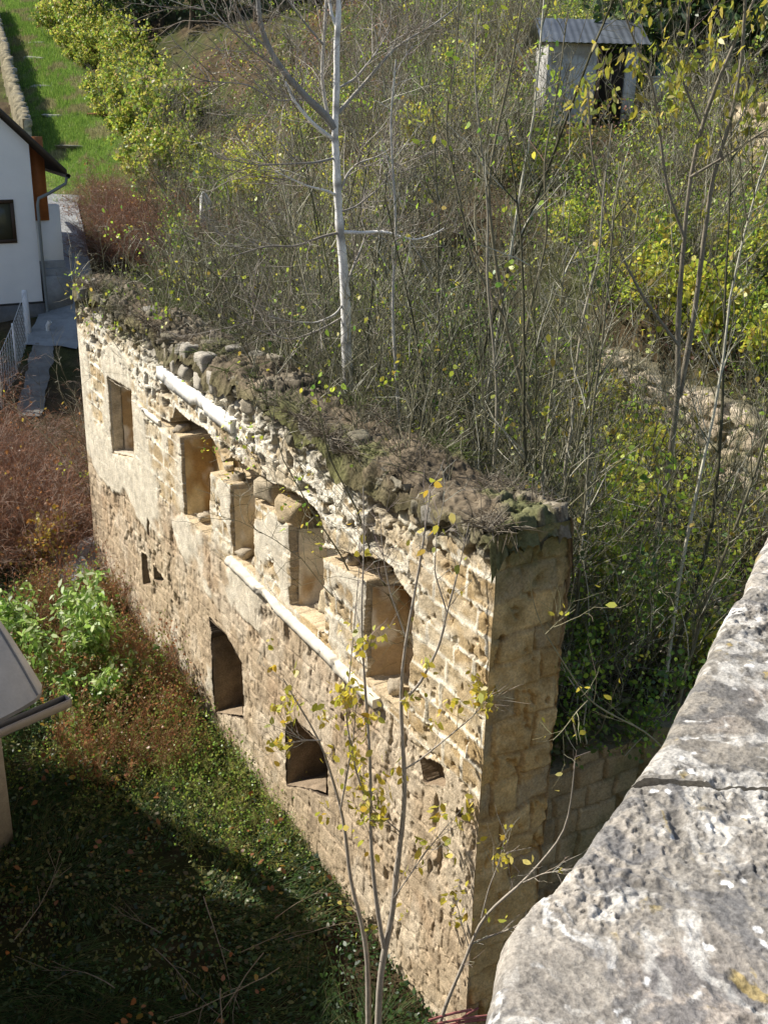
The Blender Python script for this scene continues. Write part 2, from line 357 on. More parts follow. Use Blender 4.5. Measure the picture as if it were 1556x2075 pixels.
# ---- end face, rear face and far end
s_, v_ = np.meshgrid(np.linspace(0, .84, 90), np.linspace(0, 1, 420)); ze = -.5 + v_ * (6.03 + .5)
w1 = fbm(s_ * 3, ze * 3, 71) - .5; w2 = fbm(s_ * 3, ze * 3, 72) - .5; fe = fbm(s_ * 13, ze * 13, 73); me_ = fbm(s_ * 4, ze * 4, 74)
je, ie, ue = blocks(s_ + w1 * .12 + 3, ze + w2 * .10, 21, .25, .40, .34, .75); tle = blocks.tilt
jm = 1 - sstep(.008, .03, je + (fe - .5) * .03)
de = .03 * (ie - .5) + .025 * tle + .035 * jm * sstep(.35, .6, me_) + .03 * (fe - .5) + .05 * sstep(.62, .72, me_) * sstep(.5, .65, fe)
for hz, hs, hr in ((5.35, .42, .035), (4.2, .7, .03), (2.6, .3, .05), (5.0, .12, .03)):
    de = np.where(np.hypot(s_ - hs, ze - hz) < hr, .15, de)
ce = mixc((.50, .34, .15), (.64, .47, .24), ie); ce = mixc(ce, (.30, .24, .16), (ie > .74) * .7); ce = mixc(ce, (.62, .47, .26), (ie < .2) * .5); ce = mixc(ce, (.40, .25, .09), sstep(.45, .65, me_) * .6); ce = mixc(ce, (.24, .16, .08), jm * .55 * sstep(.4, .6, fbm(s_ * 2, ze * 2, 76)))
gt = sstep(4.6, 5.9, ze + (me_ - .5) * 1.4); ce = mixc(ce, mixc((.27, .22, .13), (.20, .19, .09), fe), gt * .75)
ce = mixc(ce, (.12, .12, .045), sstep(5.5, 6.0, ze + (fe - .5) * .5) * .7)
de = de * sstep(0, .08, s_) + .04 * sstep(.76, .84, s_) * fe
Pe = B0 + A * de[..., None] + Wd * s_[..., None] + UP * ze[..., None]
mb = MB(); mb.grid(Pe, ce, flip=True); rpart(mb, 'end_face', M_END)
ub, vb = np.meshgrid(np.linspace(0, 13.42, 260), np.linspace(0, 1, 60)); zb = 1.5 + vb * (ztop(ub) - 1.5); fb = fbm(ub * 5, zb * 5, 75)
jb, ib, _ = blocks(ub, zb, 77); mb = MB()
mb.grid(B0 + A * ub[..., None] + Wd * (.84 + .06 * (fb - .5) - .02 * (jb < .02) + 0 * ub)[..., None] + UP * zb[..., None], mixc((.30, .23, .14), (.46, .38, .26), ib), flip=True)
sf, vf = np.meshgrid(np.linspace(0, .84, 30), np.linspace(0, 1, 120)); zf_ = -.5 + vf * 6.6
mb.grid(B0 + A * (13.42 + .03 * fbm(sf * 6, zf_ * 6, 79) - .03 * 0)[..., None] + Wd * sf[..., None] + UP * zf_[..., None], mixc((.32, .25, .15), (.5, .42, .3), fbm(sf * 4, zf_ * 4, 80)))
rpart(mb, 'rear_face', M_STONE)

# ---- turf cap
ut, st_ = np.meshgrid(np.linspace(-.04, 13.47, 640), np.linspace(0, 1, 80))
edge = .05 * (fbm(ut * 2.2, ut * 0, 81) - .5) * 2 + .04 * (vn(ut * 7, ut * 0, 82) - .5)
sp = (-.07 + edge + .10 * (fbm(ut * 7, st_ * 16, 135) - .5) + .05 * (fbm(ut * 22, st_ * 30, 136) - .5)) * (1 - st_) + (.93 + .12 * (vn(ut * 2, ut * 0, 83) - .5)) * st_
cr = np.sin(np.clip(st_, 0, 1) * np.pi) ** .35
bt = fbm(ut * 1.6, sp * 2.5, 84); bf = fbm(ut * 8, sp * 8, 85)
g1, g2, gid = worley(ut / .26 + (bf - .5) * .8, sp / .20 + (bt - .5) * .6, 89); rub = sstep(.48, .60, fbm(ut * 1.2, sp * 1.6, 90)); gj = 1 - sstep(.04, .22, g2 - g1)
drop = (.05 + .20 * sstep(.45, .7, fbm(ut * 1.4, ut * 0, 86))) * (1 - sstep(0, .12, st_)) + .45 * sstep(.9, 1.0, st_)
ends = np.minimum(ut + .04, 13.47 - ut)
zt = ztop(ut) - .10 + .16 * cr + .16 * (bt - .45) + .12 * (bf - .5) + rub * (.055 * gid - .07 * gj) + .05 * (fbm(ut * 22, sp * 22, 94, 3) - .5) - drop - .25 * (1 - sstep(0, .10, ends))
ct = mixc((.105, .082, .055), (.185, .15, .105), bf); ct = mixc(ct, mixc((.12, .105, .075), (.23, .20, .15), gid), rub * (1 - gj) * .7); ct = mixc(ct, (.085, .07, .05), rub * gj * .8); ct = mixc(ct, (.095, .105, .04), sstep(.52, .64, fbm(ut * 1.1, sp * 2, 87)) * .7)
ct = mixc(ct, (.12, .10, .07), sstep(.6, .72, fbm(ut * 4, sp * 4, 88)) * .7); ct = mixc(ct, (.13, .13, .045), (1 - sstep(0, .1, st_)) * .35)
mb = MB(); mb.grid(B0 + A * ut[..., None] + Wd * sp[..., None] + UP * zt[..., None], ct); rpart(mb, 'turf_cap', M_GROUND)
CAPZ = lambda u, s: float(ztop(np.array(u)) + .05)

def rock(mbx, p, size, seed, col, n=14, ang=.5, rz=0.0, blocky=.45):
    """a broken stone: convex lump cut by random planes, roughened"""
    r_ = np.random.default_rng(seed); th, ph = np.meshgrid(np.linspace(0, 2 * np.pi, 2 * n + 1), np.linspace(0, np.pi, n + 1))
    v = np.stack([np.sin(ph) * np.cos(th), np.sin(ph) * np.sin(th), np.cos(ph)], -1)
    N_ = np.concatenate([np.eye(3), -np.eye(3)]) + r_.normal(size=(6, 3)) * .16 * (ang * 2); N2 = r_.normal(size=(7, 3)); Nn = np.concatenate([N_, N2]); Nn /= np.linalg.norm(Nn, axis=1, keepdims=True)
    h = np.concatenate([r_.uniform(.80, 1.0, 6), r_.uniform(.95, 1.25, 7)]); k = (h / np.maximum((v[..., None, :] * Nn).sum(-1), .05)).min(-1)
    k = k * (1 + .10 * (fbm(v[..., 0] * 5 + v[..., 2] * 3 + seed, v[..., 1] * 5 - v[..., 2] * 2, seed + 1) - .5)); k[:, -1] = k[:, 0]; k[0] = k[0, 0]; k[-1] = k[-1, 0]
    v = v * k[..., None] * np.asarray(size); cz, sz_ = math.cos(rz), math.sin(rz)
    v = np.stack([v[..., 0] * cz - v[..., 1] * sz_, v[..., 0] * sz_ + v[..., 1] * cz, v[..., 2]], -1) + np.asarray(p)
    t = fbm(v[..., 0] * 9, v[..., 1] * 9 + v[..., 2] * 7, seed + 2)
    mbx.grid(v, mixc(np.asarray(col) * .65, np.asarray(col) * 1.25, t)); return mbx
RZ = math.atan2(A[1], A[0])
r = np.random.default_rng(3)
for k in range(40):
    u = r.uniform(.2, 13.3); s = r.choice([r.uniform(-.02, .12), r.uniform(.1, .9)], p=[.62, .38]); sz = r.uniform(.07, .15)
    zz = float(ztop(np.array(u))) - (r.uniform(.02, .30) if s < .13 else -.02)
    col = [(.26, .24, .20), (.32, .28, .21), (.20, .18, .13), (.13, .135, .06)][r.integers(4)]
    mb = MB(); rock(mb, loc(u, s, zz), (sz * r.uniform(.8, 1.4), sz, sz * r.uniform(.55, 1.0)), 200 + k, col, rz=RZ + r.normal() * .3, blocky=.33)
    rpart(mb, 'coping_stone', M_STONE)
# pale squared stones left of the cornice
for k, (px, py, a_, b_) in enumerate([(376, 717, .15, .17), (413, 735, .16, .16), (377, 757, .14, .12), (405, 775, .14, .14), (432, 775, .12, .17), (357, 742, .10, .11)]):
    u, z = uz(px, py); mb = MB(); rock(mb, loc(u, .06, z), (a_, .14, b_), 300 + k, (.40, .365, .30), rz=RZ, blocky=.3, ang=.25); rpart(mb, 'coping_stone', M_STONE)

# ---- white ledges
def ledge(name, u0, u1, z0, z1, h, out, col, label=None):
    n = 240; uu = np.linspace(u0, u1, n); zc = np.linspace(z0, z1, n) + .014 * (_hash(np.floor(uu / .62 + .3).astype(np.int64), 3, 5) - .5); nb = fbm(uu * 3, uu * 0, 91) - .5
    rows = [(.04, .004), (-out, 0), (-out, -h * .5), (-out, -h), (.04, -h)]
    P = np.stack([B0 + A * uu[:, None] + Wd * (o_ + .02 * nb)[:, None] + UP * (zc + q + .020 * (fbm(uu * 14, uu * 0 + (q > -.04) * 30, 92) - .5))[:, None] for o_, q in rows], 0)
    P = np.concatenate([P, P[:1]], 0)
    P = P - Wd * (-.05 * sstep(.60, .68, fbm(P[..., 0] * 5 + P[..., 1] * 5, P[..., 2] * 9, 131)))[..., None]
    mb = MB(); mb.grid(P, mixc(np.asarray(col) * [.76, .72, .64], np.asarray(col) * 1.03, fbm(np.tile(uu, (6, 1)) * 6, np.arange(6)[:, None] * 1.3 + np.tile(uu, (6, 1)) * 0, 93)))
    for e_ in (0, -1): mb.add(P[:5, e_], [[0, 1, 3, 4]], col); mb.add(P[1:4, e_], [[0, 1, 2]], col)
    return rpart(mb, name, M_WHITE, False, label)
ledge('cornice', 8.74, 5.86, 5.52, 5.46, .19, .06, (.95, .94, .91), 'whitewashed cornice strip high on the wall')
ledge('sill_ledge', 6.12, 1.92, 3.41, 3.37, .105, .10, (.68, .64, .56), 'long pale sill ledge under the niches')
ledge('wall_ledge', 10.22, 8.86, 4.60, 4.62, .08, .03, (.80, .76, .68), 'short white plaster band beside the far window')

# ---- plastered niche linings: far jamb and back, one mesh per niche
def lining(u0, u1, z0, z1, d0, d1, col, splay=.12):
    n = 34; q = np.linspace(0, 1, n); zz = np.linspace(z0, z1, 50)
    pu = np.concatenate([u1 - .02 - splay * q, np.linspace(u1 - .02 - splay, u0 + .05, n)]); pd = np.concatenate([d0 + (d1 - d0) * q, np.full(n, d1)])
    PU, ZZ = np.meshgrid(pu, zz); PD, _ = np.meshgrid(pd, zz)
    nn = fbm(PU * 3 + PD * 3, ZZ * 1.2, 95); n2_ = fbm(PU * 9 + PD * 9, ZZ * 9, 96)
    cc = mixc(np.asarray(col), np.asarray(col) * [.62, .48, .33], sstep(.42, .62, nn)); cc = mixc(cc, (.78, .74, .66), sstep(.55, .7, fbm(PU * 5 + PD * 5, ZZ * 2, 97)) * .6)
    mb = MB(); mb.grid(B0 + A * (PU - .035 * n2_ - .02 * nn)[..., None] + Wd * (PD - .03 * n2_)[..., None] + UP * ZZ[..., None], cc, flip=True)
    return rpart(mb, 'niche_lining', M_PLASTER, True)
lining(6.95, 7.96, 3.30, 4.58, .05, .44, (.60, .48, .28))
lining(5.36, 6.07, 3.38, 4.42, .05, .44, (.56, .47, .32))
lining(3.30, 4.20, 3.44, 4.52, .12, .44, (.66, .60, .48))
lining(1.40, 2.26, 3.40, 4.58, .06, .44, (.42, .31, .19))
lining(10.40, 11.60, 3.30, 4.62, .22, .50, (.62, .55, .42))

# ---- rough stone reveals of the door and window holes
def reveal(poly, d1, seed, ca, cb):
    pl_ = np.array(poly); ct_ = pl_.mean(0); pl_ = np.concatenate([pl_, pl_[:1]]); out = []
    for k in range(len(pl_) - 1):
        m_ = max(3, int(np.hypot(*(pl_[k + 1] - pl_[k])) / .03)); out += [pl_[k] + (pl_[k + 1] - pl_[k]) * t for t in np.linspace(0, 1, m_, endpoint=False)]
    out = np.array(out + out[:1]); dv = ct_ - out; dv /= np.linalg.norm(dv, axis=1, keepdims=True); out = out + dv * .045
    dd = np.linspace(.0, d1, 26); sl_ = np.arange(len(out)) * .03
    S_, D_ = np.meshgrid(sl_, dd); nz_ = fbm(S_ * 3, D_ * 4, seed) ; nz_[:, -1] = nz_[:, 0]; n2 = fbm(S_ * 11, D_ * 11, seed + 1); n2[:, -1] = n2[:, 0]
    off = .05 * (nz_ - .5) + .03 * (n2 - .5) - .03 * (D_ < .02)
    UU = out[None, :, 0] + dv[None, :, 0] * off; ZZ = out[None, :, 1] + dv[None, :, 1] * off
    mb = MB(); mb.grid(B0 + A * UU[..., None] + Wd * D_[..., None] + UP * ZZ[..., None], mixc(ca, cb, nz_ * .6 + n2 * .4)); rpart(mb, 'reveal', M_STONE)
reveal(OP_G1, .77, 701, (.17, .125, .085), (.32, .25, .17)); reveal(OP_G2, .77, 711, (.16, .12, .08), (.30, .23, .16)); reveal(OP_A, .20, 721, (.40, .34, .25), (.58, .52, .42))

# ---- dry grass and twigs on the cap
r = np.random.default_rng(17); n = 26000
u = r.uniform(0, 13.4, n); s = r.uniform(-.05, .95, n); keep = fbm(u * 1.3, s * 2.5, 98) > .45; u, s = u[keep], s[keep]; n = len(u)
p0 = B0 + A * u[:, None] + Wd * s[:, None] + UP * (ztop(u) + .02)[:, None]
dr = r.normal(size=(n, 3)) * [1, 1, .35] + [0, 0, .25]; dr /= np.linalg.norm(dr, axis=1, keepdims=True); L = (r.uniform(.05, .22, n) + .18 * (r.random(n) < .20))[:, None]
t_ = np.linspace(0, 1, 4)[None, :, None]; P = p0[:, None] + dr[:, None] * L[:, None] * t_ + np.array([0, 0, -.10]) * (t_ ** 2) * L[:, None]
cg = mixc((.18, .145, .10), (.42, .37, .29), r.random(n) ** 1.5); cg = mixc(cg, (.14, .20, .04), (fbm(u * .9, s * 2, 99) > .55) * .8)
mb = MB(); mb.tubes(P, np.full((n, 4), .0040) * np.array([1, 1, .8, .4]), 3, cg)
rpart(mb, 'dry_grass', M_BLADE, False, 'dry grey grass matting the wall top', 'stuff')

# ---- low broken side wall running on from the end face
side = empty('low_stone_wall', loc(.3, 3.5, 0), 'low broken ashlar wall in shade running on from the corner of the tall ruin', 'wall'); SO = np.array(side.location)
s2, v2 = np.meshgrid(np.linspace(.86, 8.2, 420), np.linspace(0, 1, 200)); top2 = 3.42 - .10 * np.floor(fbm(s2 * .9, s2 * 0, 101) * 6) * .6 - .06 * vn(s2 * 5, s2 * 0, 102); z2 = -.5 + v2 * (top2 + .5)
w1 = fbm(s2 * 3, z2 * 3, 103) - .5; f2_ = fbm(s2 * 12, z2 * 12, 104); j2, i2, _ = blocks(s2 + w1 * .1, z2 + w1 * .08, 105, .25, .34, .34, .62)
d2 = .12 + .05 * (i2 - .5) + .04 * (1 - sstep(.008, .03, j2)) + .03 * (f2_ - .5)
c2 = mixc((.24, .17, .09), (.38, .30, .18), i2); c2 = mixc(c2, (.16, .12, .07), (1 - sstep(.008, .03, j2)) * .5); c2 = mixc(c2, (.14, .14, .06), sstep(.5, .65, fbm(s2, z2, 106)) * .5)
fr = B0 + A * d2[..., None] + Wd * s2[..., None] + UP * z2[..., None]; tp = np.stack([fr[-1], fr[-1] + A * .45 + UP * .02, fr[-1] + A * .6 - UP * 1.2], 0)
mb = MB(); mb.grid(fr, c2, flip=True); mb.grid(tp, np.array([.24, .20, .12])[None, None] * np.ones((3, s2.shape[1], 1)), flip=True); mb.build('masonry', M_END, side, origin=SO)

# ---- loose blocks on the broken pillars
def loose(px, py, s, size, seed, label, col=(.46, .37, .24)):
    u, z = uz(px, py); p = loc(u, s, z); mb = MB(); rock(mb, p, size, seed, col, rz=RZ + .2, blocky=.35, ang=.35)
    tag(mb.build('loose_stone', M_STONE, origin=p), label, 'stone')
loose(531, 995, .16, (.24, .18, .17), 401, 'squared loose block propped on the left end of the middle pillar', (.44, .37, .26))
loose(572, 1036, .15, (.22, .18, .17), 402, 'rounded loose block sitting on the right end of the middle pillar', (.48, .38, .24))
loose(648, 1226, .22, (.20, .16, .16), 403, 'triangular loose stone lying in the niche left of the nearest pillar', (.5, .41, .27))

r = np.random.default_rng(77)
for k, (u, z) in enumerate([(7.1, 3.40), (7.5, 3.40), (7.8, 3.38), (5.5, 3.48), (5.8, 3.48), (3.5, 3.52), (3.95, 3.52), (1.6, 3.48), (1.9, 3.48), (6.3, 4.47), (6.6, 4.46), (2.6, 4.62), (3.0, 4.58), (2.35, 4.64), (4.5, 4.60), (8.3, 4.62)]):
    p = loc(u + r.normal() * .08, r.uniform(.08, .34), z + .03); mb = MB(); q = r.uniform(.05, .10); rock(mb, p, (q * 1.3, q, q * .8), 800 + k, (.42, .36, .27), n=8, rz=r.uniform(0, 6))
    tag(mb.build('rubble_fragment', M_STONE, origin=p), 'small broken stone fragment lying in the window niches of the ruin', 'stone', 'rubble fragments in the niches')
# ------------------------------------------------------------------ foreground parapet
PZ = 8.65
ep = [(1700, 800), (1620, 960), (1556, 1072), (1524, 1135), (1500, 1190), (1468, 1232), (1440, 1290), (1412, 1345), (1390, 1392), (1362, 1440), (1330, 1490), (1300, 1530), (1272, 1565), (1235, 1620), (1190, 1682),
      (1150, 1735), (1108, 1790), (1075, 1812), (1045, 1838), (1022, 1880), (1012, 1915), (1004, 1960), (995, 2015), (985, 2075), (974, 2150), (955, 2300)]
EP = np.array([onz(x, y, PZ)[:2] for x, y in ep])
sl = np.concatenate([[0], np.cumsum(np.linalg.norm(np.diff(EP, axis=0), axis=1))])
def tparam(x, y):
    p = onz(x, y, PZ)[:2]; return sl[np.argmin(np.linalg.norm(EP - p, axis=1))]
par = empty('parapet', (1.0, 1.2, 0), 'grey lichen spotted stone parapet in the right foreground', 'parapet'); PO = np.array(par.location)
cuts = [0, tparam(1468, 1232), tparam(1272, 1565), sl[-1]]
for b in range(3):
    t0, t1 = cuts[b], cuts[b + 1]; nt_ = max(40, int((t1 - t0) / .0026)); tt = np.linspace(t0 + .002, t1 - .002, nt_)
    ex = np.interp(tt, sl, EP[:, 0]); ey = np.interp(tt, sl, EP[:, 1])
    q = np.concatenate([np.linspace(0, .06, 26)[:-1], np.linspace(.06, .75, 270)[:-1], np.linspace(.75, 1.5, 60)])
    Xp = ex[:, None] + q[None] * .96; Yp = ey[:, None] - q[None] * .10
    en = .012 * (fbm(ex * 6 + 5, ey * 6, 111) - .5) + .012 * (fbm(ex * 25, ey * 25, 112) - .5)
    Xp = Xp + (en[:, None] * np.exp(-q / .08)[None])
    wx = fbm(Xp * 8, Yp * 8, 108) - .5; wy = fbm(Xp * 8, Yp * 8, 109) - .5
    b1 = fbm(Xp * 2.2, Yp * 2.2, 113) - .5; b2 = fbm(Xp * 11 + wx, Yp * 11 + wy, 114); b3 = fbm(Xp * 34, Yp * 34, 115); b4 = fbm(Xp * 95, Yp * 95, 116, 3)
    pit = sstep(.60, .72, b2); pit2 = sstep(.60, .74, b3); pit3 = sstep(.66, .80, b4); rg = .30 + .75 * sstep(.35, .65, fbm(Xp * 3, Yp * 3, 107))
    z = PZ + [.0, -.003, .0][b] + .022 * b1 + rg * (-.008 * pit - .008 * pit2 - .006 * pit3 + .014 * (b2 - .5) + .020 * (b3 - .5) + .012 * (b4 - .5))
    z -= .035 * np.exp(-q / .009)[None] * (.4 + b2 + .5 * b3) + .008 * np.exp(-q / .05)[None] * b2
    ed = np.minimum(tt - t0, t1 - tt); jw = .007 + .012 * fbm(q[None] * 6 + 0 * Xp, 0 * Xp + b, 117)
    z -= .016 * np.exp(-(ed[:, None] / jw) ** 1.5) * sstep(.44, .60, fbm(q[None] * 5.5 + 0 * Xp, 0 * Xp + b * 3, 118))
    base = mixc((.31, .285, .25), (.50, .455, .395), sstep(.3, .7, b3 * .5 + b4 * .5))
    base = mixc(base, (.47, .40, .35), sstep(.48, .62, fbm(Xp * 5 + 9, Yp * 5, 120)) * .45)
    base = mixc(base, (.27, .255, .23), sstep(.46, .60, fbm(Xp * 4.3 + wx, Yp * 4.3 + wy, 119, 5, .6)) * .65)
    base = mixc(base, (.17, .17, .175), sstep(.49, .60, fbm(Xp * 19 + wx * 3, Yp * 19 + wy * 3, 121, 6, .65)) * .72); base = mixc(base, (.12, .115, .11), np.clip(pit * .35 + pit2 * .25 + pit3 * .3, 0, .7))
    if b == 1: base = base * np.array([.84, .84, .83])
    lw_f = fbm(Xp * 9 + wx * 4, Yp * 9 + wy * 4, 128, 6, .62); base = mixc(base, (.62, .60, .56), sstep(.57, .66, lw_f) * (.35 + .6 * b3))
    lw_g = fbm(Xp * 26 + wx * 6, Yp * 26 + wy * 6, 129, 5, .6); base = mixc(base, (.80, .79, .76), sstep(.67, .72, lw_g) * .8 * sstep(.40, .52, fbm(Xp * 3, Yp * 3, 132)))
    F1, F2, ID = worley(Xp * 48 + wx * 3, Yp * 48 + wy * 3, 123); base = mixc(base, (.84, .84, .83), (ID > .90) * sstep(.34, .22, F1 + (b4 - .5) * .6) * sstep(.50, .6, fbm(Xp * 4, Yp * 4, 124)))
    ly = fbm(Xp * 20 + wx * 6, Yp * 20 + wy * 6, 125, 5, .62); base = mixc(base, (.46, .34, .09), sstep(.60, .67, fbm(Xp * 38 + wx * 6, Yp * 38 + wy * 6, 125, 5, .65)) * sstep(.56, .66, fbm(Xp * 9 + 4, Yp * 9, 134)) * .6)
    base = mixc(base, base * .45, sstep(.55, .72, b4) * .55); base = base * np.array([.90, .895, .885]); top = np.stack([Xp, Yp, z], -1)
    dn_ = np.linspace(0, 1, 30)[1:][::-1]
    side_ = np.stack([np.stack([ex + en + .01 * (fbm(ex * 20, ey * 0 + k * 8, 127) - .5) + .01 * k, ey, z[:, 0] - .9 * k], -1) for k in dn_], 1)
    P = np.concatenate([side_, top], 1); cc = np.concatenate([np.broadcast_to(np.array([.36, .33, .28]), side_.shape), base], 1)
    mb = MB(); mb.grid(P, cc)
    for e_ in (0, -1):
        rim = P[e_, len(dn_):]; mb.grid(np.stack([rim, rim - [0, 0, .35]], 0), np.array([.3, .28, .24]))
    mb.build('coping_block', M_STONE if False else surf_mat('lichen stone %d' % b, .95, .15, 18., .7, .003, 190., .05, .38), par, origin=PO)
ins = np.stack([EP[:, 0] + .05, EP[:, 1]], 1); zz_ = np.linspace(-.5, PZ - .12, 40)
Pw = np.stack([np.stack([ins[:, 0], ins[:, 1], np.full(len(ins), z)], -1) for z in zz_], 0)
Pw2 = np.concatenate([Pw[:, :1] + [1.4, .3, 0], Pw, Pw[:, -1:] + [1.4, -.3, 0]], 1)
mb = MB(); mb.grid(Pw2, np.array([.33, .29, .22])); mb.build('wall_face', M_STONE, par, origin=PO)

# ------------------------------------------------------------------ generic rough stone wall
def stone_wall(name, p0, p1, zb0, zb1, h, thick, seed, label, ca, cb, cell=(.38, .26), mat=M_STONE, rag=.35, mortar=(.5, .46, .38), grp=None, relief=.10):
    p0 = np.asarray(p0, float)[:2]; p1 = np.asarray(p1, float)[:2]; Ln = np.linalg.norm(p1 - p0); dr = (p1 - p0) / Ln; nr = np.array([-dr[1], dr[0]])
    n = max(30, min(500, int(Ln / .045))); m = max(20, int(h / .04))
    uu, vv = np.meshgrid(np.linspace(0, Ln, n), np.linspace(0, 1, m)); base = zb0 + (zb1 - zb0) * uu / Ln - .4
    tp = zb0 + (zb1 - zb0) * uu / Ln + h - rag * fbm(uu * .7, uu * 0, seed) - .15 * vn(uu * 2.4, uu * 0, seed + 1); z = base + vv * (tp - base)
    q1 = fbm(uu * 3, z * 3, seed + 2); q2 = fbm(uu * 10, z * 10, seed + 3)
    F1, F2, ID = worley((uu + (q1 - .5) * .2) / cell[0], (z + (q2 - .5) * .1) / cell[1], seed + 4); gp = 1 - sstep(.05, .22, F2 - F1)
    d = relief * gp + relief * (ID - .5) + .05 * (q2 - .5); c = mixc(mixc(ca, cb, ID), mortar, gp * .5); c = mixc(c, (.14, .15, .05), sstep(.56, .68, q1) * .5)
    f = np.stack([p0[0] + dr[0] * uu + nr[0] * d, p0[1] + dr[1] * uu + nr[1] * d, z], -1)
    N3 = np.array([nr[0], nr[1], 0.0]); tops = np.stack([f[-1] + N3 * thick * k + UP * .05 * math.sin(k * 3.1) for k in (.25, .5, .75)] + [f[-1] + N3 * thick - UP * .1, f[0] + N3 * thick], 0)
    P = np.concatenate([f, tops], 0); cc = np.concatenate([c, np.broadcast_to(np.array([.24, .21, .14]), tops.shape)], 0)
    e0 = P[:, :1] * 1.0; e0[:, 0, :2] = p0 + nr * thick; e1 = P[:, -1:] * 1.0; e1[:, 0, :2] = p1 + nr * thick
    P = np.concatenate([e0, P, e1], 1); cc = np.concatenate([cc[:, :1], cc, cc[:, -1:]], 1)
    mb = MB(); mb.grid(P, cc); og = np.array([*(p0 + p1) / 2, min(zb0, zb1)])
    return tag(mb.build(name, mat, origin=og), label, 'wall', grp)
q0 = loc(-1.5, 8.3, 0); q1_ = loc(9.0, 8.3, 0)
stone_wall('rubble_wall', q1_, q0, 3.7, 2.9, 1.65, .5, 500, 'broken rubble wall of pale stones behind the shrubs on the right', (.44, .35, .25), (.66, .57, .45), (.40, .30), relief=.18)
a_ = ony(1452, 350, 25); b_ = ony(1640, 352, 22.5)
stone_wall('terrace_wall', (a_[0], a_[1]), (b_[0], b_[1]), 7.5, 7.5, 2.1, .5, 520, 'short ochre block wall at the upper right edge beyond the shrubs', (.42, .32, .18), (.60, .50, .34), (.5, .34), mortar=(.3, .24, .15))
lw = [(lane_x(y) - 2.5, y) for y in (56, 68, 82, 98)]
for k in range(3):
    z0, z1 = (float(terrain(*lw[k + j])) for j in (0, 1))
    if k == 0:
        pass
lane_wall = stone_wall('boundary_wall', lw[0], lw[3], float(terrain(*lw[0])), float(terrain(*lw[3])), 1.7, .4, 540, 'pale stone wall running along the left side of the grassy lane', (.30, .29, .27), (.52, .50, .47), (.7, .5), relief=.2)

# ------------------------------------------------------------------ white house upper left
def onpl(x, y, P0, n):
    d = ray(x, y); return CP + d * (((P0 - CP) @ n) / (d @ n))
H0 = ony(90, 635, 35.0)
def hv(x, y):
    P = onpl(x, y, H0, A); return (P - H0) @ Wd, P[2]
house = empty('house', H0, 'white plastered house with a dark roof and grey plinth at the upper left', 'house'); HO = np.array(H0)
def hp(v, a, z): return H0 + Wd * v + A * a + UP * (z - H0[2])
ve0, ve1 = hv(0, 232), hv(132, 354); slope = (ve1[1] - ve0[1]) / (ve1[0] - ve0[0]); zev = hv(62, 325)[1]; vr = -4.6; zrdg = ve1[1] + slope * (vr - ve1[0]); zb = H0[2] - .6
WH = (.93, .925, .91)
poly = [(2 * vr, zb), (0, zb), (0, ve1[1] + slope * (0 - ve1[0]) - .1), (vr, zrdg - .1), (2 * vr, ve1[1] + slope * (0 - ve1[0]) - .1)]
mb = MB(); f_ = [hp(v, 0, z) for v, z in poly]; k_ = [hp(v, 10, z) for v, z in poly]; mb.add(f_ + k_, [[0, 1, 2, 3], [5 + 3, 5 + 2, 5 + 1, 5]], WH); mb.add(f_, [[0, 3, 4]], WH)
mb.add([f_[1], k_[1], k_[2], f_[2]], [[0, 1, 2, 3]], WH); mb.build('wall', M_RENDER, house, origin=HO)
mb = MB(); nrm = np.array([-slope, 1.0]); nrm /= np.linalg.norm(nrm)
for sgn in (1, -1):
    vA, zA = vr, zrdg; vB, zB = (ve1[0], ve1[1]) if sgn > 0 else (2 * vr - ve1[0], ve1[1])
    mb.box(hp(vA, -.30, zA), hp(vB, -.30, zB) - hp(vA, -.30, zA), A * 10.7, UP * .17, (.085, .07, .06))
mb.build('roof', M_ROOF, house, origin=HO)
mb = MB(); mb.box(hp(2 * vr, -.05, zb), Wd * (-2 * vr + .03), A * .05, UP * (H0[2] + .35 - zb), (.26, .26, .26)); mb.box(hp(2 * vr, -.06, H0[2] + .35), Wd * (-2 * vr + .04), A * .06, UP * .05, (.08, .08, .08)); mb.build('plinth', M_CONC, house, origin=HO)
w0 = hv(27, 404); w1_ = hv(27, 492); vw = w0[0]; wwid = 1.15
fr = MB()
for (v, z, a, b) in ((vw - wwid, w1_[1], wwid, .11), (vw - wwid, w0[1] - .11, wwid, .11), (vw - .11, w1_[1] + .11, .11, w0[1] - w1_[1] - .22), (vw - wwid, w1_[1] + .11, .11, w0[1] - w1_[1] - .22)):
    fr.box(hp(v, -.045, z), Wd * a, A * .07, UP * b, (.075, .05, .035))
win = fr.build('window', M_WOOD, house, origin=HO)
mb = MB(); mb.box(hp(vw - wwid + .1, -.012, w1_[1] + .1), Wd * (wwid - .2), A * .01, UP * (w0[1] - w1_[1] - .2)); gl = mb.build('pane', M_GLASS, win, origin=HO)
